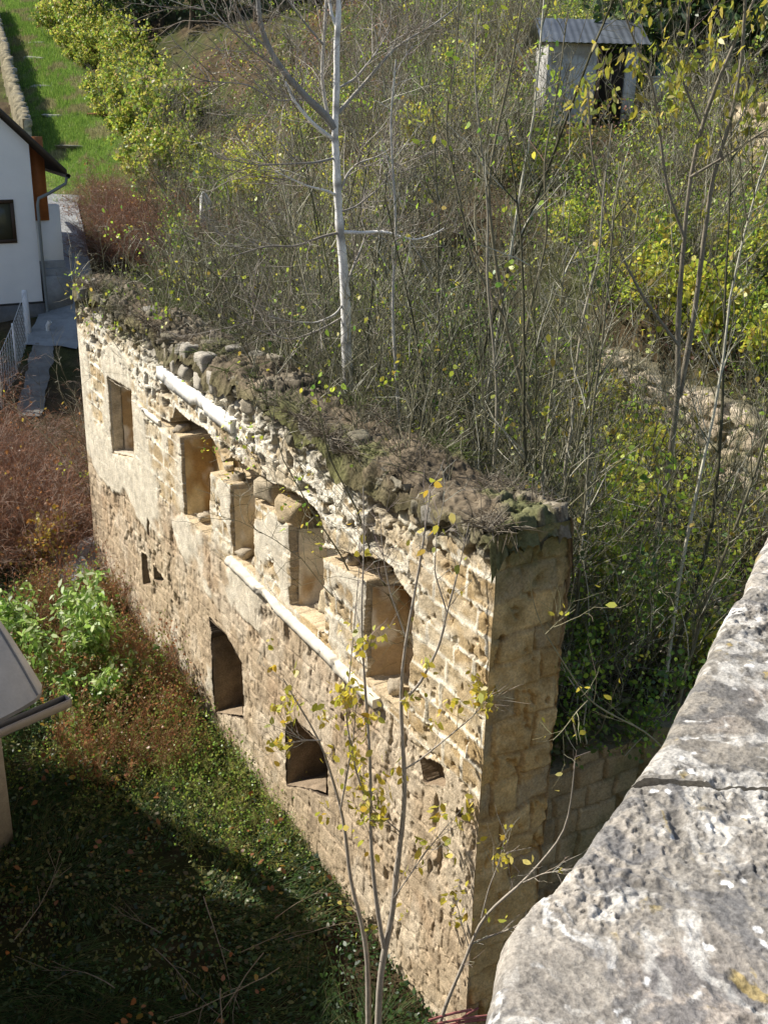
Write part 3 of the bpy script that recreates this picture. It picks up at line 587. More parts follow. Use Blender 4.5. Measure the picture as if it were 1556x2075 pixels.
# porch set back beyond the corner: brown door post and white return wall
mb = MB(); mb.box(hp(.02, .75, zb + .6), Wd * .95, A * .3, UP * 3.3, WH); mb.build('porch_wall', M_RENDER, house, origin=HO)
d0, d1 = hv(76, 333), hv(93, 462)
mb = MB(); mb.box(hp(.14, .70, d1[1] + .15), Wd * .46, A * .05, UP * 2.55, (.40, .15, .05)); mb.box(hp(.19, .685, d1[1] + .2), Wd * .36, A * .02, UP * 2.4, (.36, .13, .045)); dd = mb.build('door', M_WOOD, house, origin=HO)
mb = MB()
for k in range(3): mb.box(hp(.10, .05 + .22 * k, zb + .6), Wd * .85, A * .3, UP * (1.15 + .2 * k), (.34, .34, .33))
mb.build('steps', M_CONC, house, origin=HO)
def pts(px, a): return np.array([onpl(x, y, H0 + A * a, A) for x, y in px])
mb = MB(); pp_ = pts([(136, 358), (134, 372), (100, 392), (79, 402), (77, 415), (87, 530), (97, 632)], -.18); mb.tubes(pp_[None], np.full((1, len(pp_)), .05), 8, (.20, .22, .22)); mb.build('downpipe', M_PAINTM, house, origin=HO)
g0 = hp(ve1[0] + .03, -.3, ve1[1] - .02); mb = MB(); mb.tubes(np.stack([g0 + A * k for k in (0, 3, 6, 10)])[None], np.full((1, 4), .075), 8, (.20, .19, .18)); mb.build('gutter', M_PAINTM, house, origin=HO)

# concrete yard and strip path, draped on the slope
def drape(name, cx, hw, y0, y1, dz, col, mat, n=60, nc=10, seed=0, rag=0):
    ys = np.linspace(y0, y1, n); q = np.linspace(-1, 1, nc); YY, QQ = np.meshgrid(ys, q, indexing='ij')
    XX = np.interp(YY, *cx) + QQ * (np.interp(YY, *hw) + rag * (fbm(YY * 1.5, QQ * 0, seed) - .5))
    P = np.stack([XX, YY, terrain(XX, YY) + dz], -1); mb = MB(); cc = mixc(np.asarray(col) * .8, np.asarray(col) * 1.15, fbm(XX * .8, YY * .8, seed + 1)); mb.grid(P, cc, flip=True)
    return tag(mb.build(name, mat, smooth=True), kind='structure')
def ond(x, y):
    lo, hi = 8.0, 140.0
    for Yd in np.arange(8, 140, .1):
        P = ony(x, y, Yd)
        if P[2] < terrain(P[0], P[1]): return P
    return P
yd = [ond(128, 660), ond(140, 560), ond(128, 470), ond(118, 410)]
yd_y = [p[1] for p in yd]
o_ = drape('concrete_yard', (sorted(yd_y), [yd[i][0] for i in np.argsort(yd_y)]), ([25, 33, 45, 60], [.75, .85, .8, .9]), min(yd_y) - 1.6, max(yd_y) + .8, .07, (.30, .31, .31), M_CONC, seed=130); o_['label'] = 'grey concrete yard sloping up beside the white house'; o_['category'] = 'pavement'
pa, pb = ond(90, 700), ond(60, 850)
o_ = drape('strip_path', ([pb[1], pa[1]], [pb[0], pa[0]]), ([0, 60], [.33, .33]), pb[1], pa[1],   .06, (.22, .21, .19), M_CONC, seed=133, rag=.2); o_['label'] = 'narrow concrete strip path in the red brambles'; o_['category'] = 'path'
# flat stones on the lane
for k, (px, py, wdt) in enumerate([(145, 298, 55), (85, 175, 40), (150, 385, 0), (75, 88, 30), (70, 118, 40), (105, 235, 40)]):
    if not wdt: continue
    P = ond(px, py); mb = MB(); rock(mb, P, (wdt * P[1] / 2200 * .5, .45, .10), 600 + k, (.46, .44, .40), blocky=.4)
    tag(mb.build('flat_stone', M_STONE, smooth=True, origin=P), 'flat grey stone set in the grass of the lane', 'stone', 'flat stones along the grassy lane')

# ------------------------------------------------------------------ wire fence beside the house
fp = [ond(60, 690), ond(36, 757), ond(6, 830), ond(-40, 930)]
fence = empty('wire_fence', fp[1], 'white wire mesh fence on slim posts below the white house', 'fence'); FO = np.array(fp[1])
hts = [1.55, 1.45, 1.4, 1.4]
for k, p in enumerate(fp):
    mb = MB(); w = .14 if k == 0 else .05; mb.box(p + [-w / 2, -w / 2, -.3], [w, 0, 0], [0, w, 0], [0, 0, hts[k] + .3], (.86, .86, .86)); mb.build('post', M_PAINTM, fence, origin=FO)
P3 = []; 
for k in range(3):
    a, b = fp[k], fp[k + 1]; L = np.linalg.norm((b - a)[:2]); n = int(L / .30)
    for j in range(-12, n + 1):
        for sg in (1, -1):
            xs = np.array([j * .30, j * .30 + 1.3]); zs = np.array([.05, 1.35]) if sg > 0 else np.array([1.35, .05])
            x0, x1 = np.clip(xs, 0, L)
            if x1 - x0 < .02: continue
            zz0, zz1 = np.interp([x0, x1], xs, zs); P3.append([a + (b - a) * x0 / L + UP * zz0, a + (b - a) * x1 / L + UP * zz1])
P3 = np.array(P3); mb = MB(); mb.tubes(P3, np.full(P3.shape[:2], .006), 3, (.80, .81, .82)); mb.build('mesh', M_PAINTM, fence, origin=FO)
mb = MB(); Pr = np.array([[fp[k] + UP * (hts[k] - .05), fp[k + 1] + UP * (hts[k + 1] - .05)] for k in range(3)]); mb.tubes(Pr, np.full((3, 2), .012), 4, (.66, .66, .66)); mb.build('rail', M_PAINTM, fence, origin=FO)
P = ond(98, 676); mb = MB(); mb.tubes(np.array([[P, P + UP * .25, P + UP * .38 + [.1, 0, 0]]]), np.array([[.06, .06, .08]]), 8, (.8, .8, .78)); tag(mb.build('vent_pipe', M_PAINTM, origin=P), 'small white pipe end standing at the foot of the concrete yard', 'pipe')

# ------------------------------------------------------------------ outbuilding with sheet metal roof (lower left edge)
EZ = 2.65
c1 = onz(87, 1389, EZ); c0 = onz(71, 1417, EZ); dfar = onz(0, 1296, EZ + .02) - c1; dfar /= np.linalg.norm(dfar); dnear = onz(0, 1458, EZ) - c0; dnear /= np.linalg.norm(dnear)
def smooth_pts(ps, n):
    ps = np.asarray(ps); sl_ = np.concatenate([[0], np.cumsum(np.linalg.norm(np.diff(ps, axis=0), axis=1))]); t = np.linspace(0, sl_[-1], n); return np.stack([np.interp(t, sl_, ps[:, i]) for i in range(3)], 1)
outb = empty('outbuilding', (c0[0] - 1.5, c0[1], 0), 'small plastered outbuilding with a rounded grey sheet metal roof at the left edge', 'outbuilding'); OO = np.array(outb.location)
pk = c0 + dnear * 2.6 + dfar * 1.7; pk[2] = EZ + 1.25; pk2 = pk + dnear * 2.0; e1 = c1 + dfar * 3.6; e2 = e1 + dnear * 6.0; e3 = c0 + dnear * 6
mb = MB(); GR = (.40, .39, .37)
def facet(a, b, c, d, n=24):
    q = np.linspace(0, 1, n); r_ = np.linspace(0, 1, n); Q, Rr = np.meshgrid(q, r_); lo = a + (b - a) * Q[..., None]; hi = d + (c - d) * Q[..., None]; P = lo + (hi - lo) * Rr[..., None]
    P[..., 2] += .012 * (fbm(P[..., 0] * 2, P[..., 1] * 2, 140) - .5); mb.grid(P, mixc((.36, .34, .32), (.48, .46, .44), fbm(P[..., 0] * 1.5, P[..., 1] * 1.5, 141)))
cn = (c0 + c1) / 2
ev = [onz(x, y, EZ) for x, y in [(-330, 1236), (-200, 1240), (-110, 1252), (-40, 1274), (0, 1294), (25, 1311), (48, 1335), (70, 1362), (86, 1388), (84, 1404), (71, 1417), (40, 1436), (0, 1457), (-60, 1484), (-160, 1528), (-300, 1590)]]
pk = np.mean([ev[4], ev[12]], 0) + (np.mean([ev[4], ev[12]], 0) - ev[9]) * .9; pk[2] = EZ + 1.35
EV = smooth_pts(ev, 160); q = np.linspace(0, 1, 30)[:, None, None]; P = EV[None] * (1 - q) + pk * q; P[..., 2] += .14 * np.sin(np.pi * q[..., 0]) + .010 * (fbm(P[..., 0] * 2, P[..., 1] * 2, 140) - .5); mb.grid(P, mixc((.42, .41, .39), (.58, .565, .54), fbm(P[..., 0] * 1.5, P[..., 1] * 1.5, 141)))
mb.grid(np.stack([EV, EV - UP * .05], 0), np.array([.28, .27, .26]))
mb.build('roof', M_METAL, outb, True, origin=OO)
sm = np.stack([EV[k] * (1 - t) + pk * t + UP * (.14 * math.sin(math.pi * t) + .012) for k in (104,) for t in np.linspace(0, 1, 14)]).reshape(1, 14, 3); mb = MB(); mb.tubes(sm, np.full((1, 14), .016), 5, (.22, .22, .22)); mb.build('roof_seam', M_METAL, outb, origin=OO)
ga = onz(132, 1424, EZ - .16); gd = onz(0, 1481, EZ - .16) - ga; gd /= np.linalg.norm(gd); gn = np.array([-gd[1], gd[0], 0]); gn = gn if gn[1] < 0 else -gn
mb = MB(); t = .012
mb.box(ga, gd * 6, gn * .14, UP * t, (.16, .15, .14)); mb.box(ga + UP * t, gd * 6, gn * t, UP * .10, (.18, .17, .16)); mb.box(ga + gn * (.14 - t) + UP * t, gd * 6, gn * t, UP * .10, (.34, .31, .29)); mb.box(ga - gd * t, gd * t, gn * .14, UP * .112, (.34, .30, .28))
mb.build('gutter', M_PAINTM, outb, origin=OO)
wc = ony(21, 1640, 11.9); wb_ = np.array([wc[0], wc[1], -.5]); mb = MB()
mb.box(wb_, dnear * 4.6, dfar * 2.6, UP * (EZ + .40), (.36, .33, .29)); mb.build('wall', M_PLASTER, outb, origin=OO)

# tower added outside the frame to cast the shadow over the lower left
tw = MB(); tp0 = np.array([-9.3, 13.1, -.5]); tw.box(tp0 - [7, 9.2, 0], [7, 0, 0], [0, 9.2, 0], [0, 0, 8.4], (.36, .31, .24)); 
for k in range(4): tw.box(tp0 - [7 - k * 1.9, 9.2, -8.4], [1.1, 0, 0], [0, .5, 0], [0, 0, .8], (.36, .31, .24))
cw = MB(); cw.box([-17.2, -4.2, -.5], [24, 0, 0], [0, 1.6, 0], [0, 0, 13.5], (.30, .26, .20))  # unseen wall added to block sky light and darken the yard
for k in range(12): cw.box([-17.0 + 2 * k, -4.2, 13.0], [1.1, 0, 0], [0, .6, 0], [0, 0, .8], (.30, .26, .20))
tag(cw.build('sky_block_wall', M_STONE, origin=(-5, -3.4, 0)), 'unseen battlemented wall added behind the parapet to block sky light', 'added wall')
tag(tw.build('shadow_tower', M_STONE, origin=tp0), 'unseen square stone tower added to shade the overgrown yard', 'added tower')

# ------------------------------------------------------------------ shed on the upper right
SY = 30.0; S0 = ony(1102, 222, SY); sw = ony(1290, 222, SY)[0] - S0[0]; zS = float(S0[2]); SO_ = np.array([S0[0], SY, zS])
shed = empty('shed', SO_, 'small whitewashed shed with a grey sheet roof among the trees', 'shed')
ze_ = ony(1150, 88, SY)[2]; zr_ = ony(1200, 40, SY + 1.3)[2]; lw_ = ony(1207, 150, SY)[0] - S0[0]
uu, vv = np.meshgrid(np.linspace(0, lw_, 60), np.linspace(0, 1, 60)); zz = zS - .5 + vv * (ze_ - zS + .5); j3, i3, _ = blocks(uu, zz, 150, .22, .26, .4, .5)
cc = mixc((.34, .35, .37), (.52, .53, .55), fbm(uu * 1.3, zz * 1.3, 151)); cc = mixc(cc, (.36, .34, .31), (j3 < .02) * .6); cc = mixc(cc, (.30, .26, .20), sstep(.58, .7, fbm(uu * 2, zz * 2, 152)) * .6)
mb = MB(); mb.grid(np.stack([S0[0] + uu, SY + .015 * (j3 < .02), zz], -1), cc); mb.box([S0[0] + .01, SY + .06, zS - .5], [lw_ - .02, 0, 0], [0, 2.6, 0], [0, 0, ze_ - zS + .45], (.36, .35, .33)); mb.build('wall', M_PLASTER, shed, origin=SO_)
mb = MB(); mb.box([S0[0] + lw_ + .003, SY + 1.2, zS - .5], [sw - lw_, 0, 0], [0, .1, 0], [0, 0, ze_ - zS + .45], (.06, .045, .035)); mb.build('back_boards', M_WOOD, shed, origin=SO_)
mb = MB(); mb.box([S0[0] + lw_ + .004, SY + .05, zS - .4], [.12, 0, 0], [0, .12, 0], [0, 0, ze_ - zS + .35], (.16, .10, .07)); mb.build('door_post', M_WOOD, shed, origin=SO_)
px_ = ony(1268, 150, SY)[0]; mb = MB(); mb.box([px_, SY + .02, zS - .5], [.28, 0, 0], [0, .28, 0], [0, 0, ze_ - zS + .46], (.48, .48, .47)); mb.build('pillar', M_PLASTER, shed, origin=SO_)
mb = MB(); n = 50; uu, vv = np.meshgrid(np.linspace(-.25, sw + .12, n * 2), np.linspace(0, 1, 20)); zz = ze_ + .02 + (zr_ - ze_) * vv + .007 * np.sin(uu * 2 * np.pi / .18); yy = SY - .30 + vv * 1.75
Pt = np.stack([S0[0] + uu, yy, zz], -1); cc = mixc((.055, .06, .07), (.12, .135, .15), fbm(uu * 1.5, vv * 3, 155)); mb.grid(Pt, cc); Pb = Pt.copy(); Pb[..., 1] = 2 * (SY + 1.45) - Pb[..., 1]; mb.grid(Pb, cc, flip=True)
mb.build('roof', M_METAL, shed, origin=SO_)
P = ony(1337, 190, 30.5); P[2] = ony(1337, 188, 30.5)[2]; mb = MB(); mb.box(P - [.24, .2, .1], [.48, 0, 0], [0, .4, 0], [0, 0, .45], (.62, .62, .60)); mb.box(P - [.27, .23, -.35], [.54, 0, 0], [0, .46, 0], [0, 0, .05], (.58, .58, .56)); tag(mb.build('crate', M_PLASTER, origin=P), 'pale box standing right of the shed', 'box')
Pb = P + [-.05, 0, .40]; mb = MB(); mb.tubes(np.array([[Pb, Pb + UP * .03, Pb + UP * .3, Pb + UP * .33]]), np.array([[.10, .12, .17, .175]]), 12, (.02, .16, .14)); mb.add([Pb + UP * .31 + np.array([.16 * math.cos(k * .5236), .16 * math.sin(k * .5236), 0]) for k in range(12)], [list(range(12))], (.02, .12, .1)); tag(mb.build('bucket', M_PAINTM, origin=Pb), 'teal bucket on the pale box by the shed', 'bucket')

# loose slabs and stones around the ruin
for k, (px, py, Yd, dims, tilt, lab) in enumerate([(168, 1140, 20.2, (.62, .45, .10), .7, 'upright grey concrete slab leaning at the far foot of the ruin'), (140, 1170, 19.6, (.60, .40, .09), .2, 'flat grey concrete slab below the leaning one')]):
    P = ony(px, py, Yd); mb = MB(); rock(mb, (0, 0, 0), dims, 620 + k, (.42, .43, .43), blocky=.25, ang=.2); o_ = mb.build('concrete_slab', M_CONC); o_.location = P.tolist(); o_.rotation_euler = (tilt, -.3, .5); tag(o_, lab, 'slab')
P = ond(1365, 1300); mb = MB(); rock(mb, P, (.35, .3, .25), 630, (.55, .55, .48)); tag(mb.build('boulder', M_STONE, smooth=True, origin=P), 'pale boulder in the shade beyond the end of the ruin', 'stone')
P = ony(413, 245, 40); P[2] = float(terrain(P[0], P[1])); mb = MB(); rock(mb, P + [0, 0, .5], (.28, .25, .75), 631, (.62, .62, .60), blocky=.4); tag(mb.build('boundary_stone', M_STONE, smooth=True, origin=P), 'upright pale stone half hidden by twigs right of the lane', 'stone')
P = ond(200, 238); mb = MB(); mb.tubes(np.array([[P + [-.6, 0, .12], P + [0, .05, .14], P + [.6, .1, .13]]]), np.array([[.10, .12, .10]]), 8, (.22, .10, .05)); tag(mb.build('log', M_BARK, origin=P), 'short brown log at the right edge of the grassy lane', 'log')

# ------------------------------------------------------------------ plants
def unit(v): return v / (np.linalg.norm(v, axis=-1, keepdims=True) + 1e-9)
def grow(p0, d0, L, k, wander, up, rng):
    p = np.array(p0, float); dd = unit(np.array(d0, float)); out = [p.copy()]; L = np.broadcast_to(np.asarray(L, float), (len(p),)); st = (L / (k - 1))[:, None]
    for _ in range(k - 1):
        dd = unit(dd + rng.normal(size=dd.shape) * wander + np.array([0, 0, up])); p = p + dd * st; out.append(p.copy())
    return np.stack(out, 1)
def children(P, per, lo, hi, ang, rng, upb=.2):
    m, k = P.shape[:2]; idx = np.repeat(np.arange(m), per); t = rng.uniform(lo, hi, len(idx)) * (k - 1.001); i = t.astype(int); f = (t - i)[:, None]
    p = P[idx, i] * (1 - f) + P[idx, i + 1] * f; tg = unit(P[idx, i + 1] - P[idx, i]); rr = rng.normal(size=tg.shape); rr = unit(rr - tg * (rr * tg).sum(1, keepdims=True))
    a = rng.uniform(ang * .6, ang * 1.3, len(idx))[:, None]; return p, unit(tg * np.cos(a) + rr * np.sin(a) + np.array([0, 0, upb])), t / (k - 1)
def jit(c, n, rng, v=.25): return np.clip(np.asarray(c)[None] * (1 + rng.normal(size=(n, 1)) * v) * (1 + rng.normal(size=(n, 3)) * v * .25), 0, 1)
def pick(cols, w, n, rng): return np.asarray(cols)[rng.choice(len(cols), n, p=np.asarray(w) / np.sum(w))] * rng.uniform(.7, 1.3, (n, 1))
TW = [(.22, .205, .135), (.105, .10, .06), (.46, .44, .345), (.13, .14, .07)]
YG = [(.54, .62, .07), (.36, .52, .06), (.70, .64, .09), (.13, .26, .04), (.52, .38, .07)]
def bush(rng, n, spread, tilt, L, r0, k=8, wander=.10, up=.05, tw=9, twL=.3, sub=3, wood=TW, ww=(4, 4, 2, 1), nleaf=0, lsz=.07, lcol=YG, lw=(4, 4, 2, 2, 1), lo=.25, droop=.3, tang=.75):
    W = MB(); LF = MB()
    th = rng.uniform(0, 6.283, n); rad = spread * np.sqrt(rng.random(n)); p0 = np.stack([rad * np.cos(th), rad * np.sin(th), np.full(n, -.15)], 1)
    tl = rng.normal(size=(n, 2)) * tilt + p0[:, :2] * tilt / max(spread, .01) * .8; d0 = np.concatenate([tl, np.ones((n, 1))], 1); Ls = rng.uniform(L[0], L[1], n)
    S = grow(p0, d0, Ls, k, wander, up, rng); tap = np.linspace(1, .25, k)
    W.tubes(S, (r0 * rng.uniform(.6, 1.2, n))[:, None] * tap[None], 4, pick(wood, ww, n, rng))
    tips = [S[:, -1], S[:, -2]]
    if tw:
        p, d_, t = children(S, tw, lo, .98, tang, rng); T = grow(p, d_, np.repeat(Ls, tw) * twL * rng.uniform(.4, 1.1, len(p)) * (1.15 - .6 * t), 5, wander * 1.5, up, rng)
        W.tubes(T, np.full((len(p), 5), r0 * .34) * np.linspace(1, .35, 5), 3, pick(wood, ww, len(p), rng)); tips += [T[:, 2], T[:, 3], T[:, 4]]
        if sub:
            p, d_, t = children(T, sub, .2, .95, .8, rng); Q = grow(p, d_, rng.uniform(.12, .42, len(p)) * min(1.4, np.mean(L) / 2.5), 4, wander * 1.6, up, rng)
            W.tubes(Q, np.full((len(p), 4), max(.0028, r0 * .16)) * np.linspace(1, .5, 4), 3, pick(wood, ww, len(p), rng)); tips += [Q[:, 1], Q[:, 2], Q[:, 3]]
    if nleaf:
        tp = np.concatenate(tips); ncl = max(6, nleaf // 9); cl_i = rng.integers(0, len(tp), ncl); sel = tp[cl_i[rng.integers(0, ncl, nleaf)]] + rng.normal(size=(nleaf, 3)) * .10
        LF.leaves(sel, lsz, pick(lcol, lw, nleaf, rng), rng, droop)
    return W, LF
def plant(name, W, LF, p, label, cat, group=None, wname='stems', lname='leaves', wm=M_BARK, lm=M_LEAF):
    o = empty(name, p, label, cat, group); W.build(wname, wm, o)
    if LF is not None and LF.n: LF.build(lname, lm, o)
    return o
def scatter_things(protos, spots, rng, smin=.8, smax=1.25):
    """spots: (x, y, z, label, group); the first use of a prototype moves it, later ones copy it"""
    used = set()
    for j, (x, y, z, lab, grp) in enumerate(spots):
        q = int(rng.integers(len(protos))); o = protos[q]
        if q in used: o = copy_tree(o)
        used.add(q); s = rng.uniform(smin, smax); o.location = (x, y, z - .03); o.rotation_euler = (rng.normal() * .05, rng.normal() * .05, rng.uniform(0, 6.283)); o.scale = (s, s, s * rng.uniform(.9, 1.15))
        o['label'] = lab
        if grp: o['group'] = grp
    for q, o in enumerate(protos):
        if q not in used:
            for ch in list(o.children): bpy.data.objects.remove(ch)
            bpy.data.objects.remove(o)
def frame_xy(px, Yd): return ony(px, 1000, Yd)[0] * 1.0

# bare thicket inside the ruin
rng = np.random.default_rng(101)
prs = []
for k in range(5):
    W, LF = bush(rng, [7, 16, 12, 20, 9][k], .6, [.16, .22, .30, .14, .35][k], (1.6, 3.9), [.020, .012, .014, .010, .017][k], wander=[.10, .15, .22, .10, .24][k], tw=11, sub=[3, 4, 3, 3, 4][k], nleaf=[24, 110, 10, 40, 190][k], lsz=.06); prs.append(plant('thicket_shrub', W, LF, (0, 0, 0), '-', 'shrub'))
sp = []
for k in range(400):
    if len(sp) >= 60: break
    u = rng.uniform(.7, 12.6); s = rng.uniform(1.1, 7.6)
    if any((u - a[5]) ** 2 + (s - a[6]) ** 2 < .65 for a in sp): continue
    if u < 8.5 and s > 2.8 and rng.random() < .86: continue
    p = loc(u, s, 0); sp.append((p[0], p[1], float(terrain(p[0], p[1])), 'bare grey brown shrub in the dense thicket behind the tall ruined wall', 'thicket shrubs behind the ruined wall', u, s))
for k in range(42):
    u = rng.uniform(.6, 12.8); s = rng.uniform(1.0, 2.1); p = loc(u, s, 0); sp.append((p[0], p[1], float(terrain(p[0], p[1])), 'bare grey brown shrub in the dense thicket behind the tall ruined wall', 'thicket shrubs behind the ruined wall', u, s))
scatter_things(prs, [a[:5] for a in sp], rng, .75, 1.15)
# tall bare saplings rising from the thicket
prs = []
for k in range(4):
    W, LF = bush(rng, 3 + k % 2, .35, .10, (5.0, 7.8), .026, k=12, wander=.055, up=.05, tw=20, twL=.20, sub=4, nleaf=36, lsz=.06, lo=.2); prs.append(plant('bare_sapling', W, LF, (0, 0, 0), '-', 'sapling'))
sp = []
for k in range(400):
    if len(sp) >= 15: break
    u = rng.uniform(.4, 8.5); s = rng.uniform(1.3, 6.5)
    if any((u - a[5]) ** 2 + (s - a[6]) ** 2 < 1.1 for a in sp) or (u < 8.5 and s > 2.8): continue
    p = loc(u, s, 0); sp.append((p[0], p[1], float(terrain(p[0], p[1])), 'tall thin bare sapling rising out of the thicket behind the ruined wall', 'tall bare saplings in the thicket', u, s))
scatter_things(prs, [a[:5] for a in sp], rng, .75, 1.1)
# leafy shrubs, inside and up the slope
prs = []
for k in range(5):
    W, LF = bush(rng, 10, .45, [.30, .45, .2, .5, .35][k], (.9, 2.2), .010, wander=.14, tw=9, sub=3, nleaf=[1500, 900, 2000, 1200, 700][k], lsz=[.055, .075, .045, .065, .09][k], droop=.2, lcol=[[YG[0], YG[1], YG[3]], YG, [YG[1], YG[3], (.10, .17, .035)], [YG[0], YG[2], (.42, .34, .10)], [YG[2], YG[4], YG[0]]][k], lw=[(4, 3, 2), (4, 4, 2, 2, 1), (3, 3, 2), (4, 3, 1), (2, 1, 3)][k]); prs.append(plant('leafy_shrub', W, LF, (0, 0, 0), '-', 'shrub'))
sp = []
def free(x, y): return abs(x - lane_x(y)) > 2.9 and not (S0[0] - .6 < x < S0[0] + sw + 1.2 and 29.0 < y < 32.5) and not (y < 50 and x < np.interp(y, [20, 34, 48], [-7.5, -9.2, -12.4]))
for k in range(900):
    if len(sp) >= 135: break
    Yd = 18 + 42 * rng.random() ** 1.6; px = rng.uniform(240, 1640); x = ony(px, 300, Yd)[0]
    u = (x - B0[0]) * A[0] + (Yd - B0[1]) * A[1]; s = (x - B0[0]) * Wd[0] + (Yd - B0[1]) * Wd[1]
    if s < 1 or (s < 9 and u < 13.5) or not free(x, Yd): continue
    if fbm(x * .22 + 3, Yd * .22, 440) < .40 or (300 < px < 900 and rng.random() < .35): continue
    if Yd < 29 and S0[0] - .3 < x * 30 / Yd < S0[0] + sw + .3 and rng.random() < .7: continue
    sp.append((x, Yd, float(terrain(x, Yd)), 'sparse shrub with yellow green autumn leaves on the slope above the ruin', 'leafy shrubs on the slope above the ruin'))
for k in range(17):
    u = rng.uniform(1.8, 6.0) if k < 7 else rng.uniform(3.0, 9.0); s = rng.uniform(3.2, 5.6) if k < 7 else rng.uniform(6.2, 7.9); p = loc(u, s, 0); sp.append((p[0], p[1], float(terrain(p[0], p[1])) - .35, 'sparse shrub with yellow green leaves among bare stems inside the ruin', 'leafy shrubs inside the ruin'))
for k in range(20):
    u = rng.uniform(7.0, 12.5) if k < 15 else rng.uniform(.55, 2.6); s = rng.uniform(2.5, 7.6) if k < 15 else rng.uniform(1.4, 4.2); p = loc(u, s, 0); sp.append((p[0], p[1], float(terrain(p[0], p[1])), 'sparse shrub with yellow green leaves among bare stems inside the ruin', 'leafy shrubs inside the ruin'))
for k in range(30):
    Yd = rng.uniform(17, 24); x = ony(rng.uniform(1050, 1640), 600, Yd)[0]
    if ((x - B0[0]) * Wd[0] + (Yd - B0[1]) * Wd[1]) < 9.3: continue
    sp.append((x, Yd, float(terrain(x, Yd)), 'sparse shrub with yellow green autumn leaves on the slope above the ruin', 'leafy shrubs on the slope above the ruin'))
scatter_things(prs, sp, rng, .7, 1.35)
# bare brown shrubs on the slope
prs = []
for k in range(4):
    W, LF = bush(rng, 14, .5, .32, (1.5, 3.6), .014, tw=11, sub=4, nleaf=70, lsz=.07, wood=[(.19, .17, .115), (.42, .395, .305), (.095, .085, .055)], ww=(3, 3, 3)); prs.append(plant('bare_shrub', W, LF, (0, 0, 0), '-', 'shrub'))
sp = []
for k in range(900):
    if len(sp) >= 150: break
    Yd = 19 + 44 * rng.random() ** 1.5; px = rng.uniform(180, 1640); x = ony(px, 300, Yd)[0]
    u = (x - B0[0]) * A[0] + (Yd - B0[1]) * A[1]; s = (x - B0[0]) * Wd[0] + (Yd - B0[1]) * Wd[1]
    if s < 1 or (s < 9 and u < 13.5) or not free(x, Yd): continue
    if Yd < 29 and S0[0] - .5 < x * 30 / Yd < S0[0] + sw + .5 and rng.random() < .6: continue
    sp.append((x, Yd, float(terrain(x, Yd)), 'bare twiggy brown shrub on the slope above the ruin', 'bare shrubs on the slope above the ruin'))
scatter_things(prs, sp, rng, .75, 1.3)
# vine covered hedge along the lane
prs = []
for k in range(3):
    W, LF = bush(rng, 16, .9, .45, (1.0, 2.6), .014, wander=.16, tw=9, sub=2, nleaf=1900, lsz=.15, lcol=[(.46, .48, .07), (.30, .42, .06), (.58, .52, .12), (.18, .28, .05), (.40, .30, .14)], lw=(4, 3, 2, 2, 1), droop=.5); prs.append(plant('hedge_bush', W, LF, (0, 0, 0), '-', 'hedge'))
sp = []
for y in np.arange(51, 96, 1.7):
    for o_ in (2.9, 4.6):
        if rng.random() < .78: x = lane_x(y) + o_ + rng.normal() * .4; sp.append((x + rng.normal() * .3, y, float(terrain(x, y)), 'bright yellow green leafy bush in the hedge along the grassy lane', 'hedge bushes along the lane'))
scatter_things(prs, sp, rng, .55, 1.35)
# evergreens and dark trees closing the top of the view
prs = []
for k in range(3):
    W = MB(); LF = MB(); H = 9.0; tr = grow(np.array([[0, 0, -.2]]), np.array([[.03, .02, 1]]), [H], 10, .04, .05, rng); W.tubes(tr, np.linspace(.20, .03, 10)[None], 7, (.11, .085, .06))
    p, d_, t = children(tr, 70, .12, .98, 1.3, rng, .05); Ls = (1 - t) * 2.6 + .5; br = grow(p, d_, Ls, 5, .12, .02, rng); W.tubes(br, np.full((len(p), 5), .03) * np.linspace(1, .2, 5), 3, (.13, .10, .07))
    n = 5200; pp2 = br[rng.integers(0, len(p), n), rng.integers(1, 5, n)] + rng.normal(size=(n, 3)) * .28; LF.leaves(pp2, .26, pick([(.035, .07, .018), (.05, .095, .022), (.028, .05, .016), (.09, .13, .03)], (4, 3, 3, 1), n, rng), rng, .6, .3)
    prs.append(plant('evergreen_tree', W, LF, (0, 0, 0), '-', 'tree', None, 'trunk', 'crown', M_BARK, M_DARKLEAF))
sp = []
for (px, Yd) in [(1330, 33.5), (1420, 34), (1500, 33), (1570, 34.5), (1620, 31), (1380, 38), (1470, 39), (1550, 40), (1640, 38)]:
    x = ony(px, 100, Yd)[0]; sp.append((x, Yd, float(terrain(x, Yd)), 'dark dense evergreen tree behind the shed at the upper right', 'dark evergreens behind the shed'))
for (px, Yd) in [(170, 97), (225, 88), (280, 84), (330, 86), (390, 80), (450, 78), (520, 74), (590, 72), (260, 100), (350, 104), (440, 98), (540, 96), (640, 70), (720, 68), (800, 66), (880, 68), (960, 64), (1040, 60), (1110, 56), (1180, 54), (1260, 50), (680, 90), (790, 88), (900, 86), (1010, 84), (-30, 118), (30, 125), (90, 122), (150, 128), (210, 125)]:
    x = ony(px, 100, Yd)[0]
    if abs(x - lane_x(Yd)) < 3 and Yd < 110: continue
    sp.append((x, Yd, float(terrain(x, Yd)), 'dark tree in the wood along the top of the slope', 'dark trees along the top of the slope'))
scatter_things(prs, sp, rng, .7, 1.15)
o_ = None

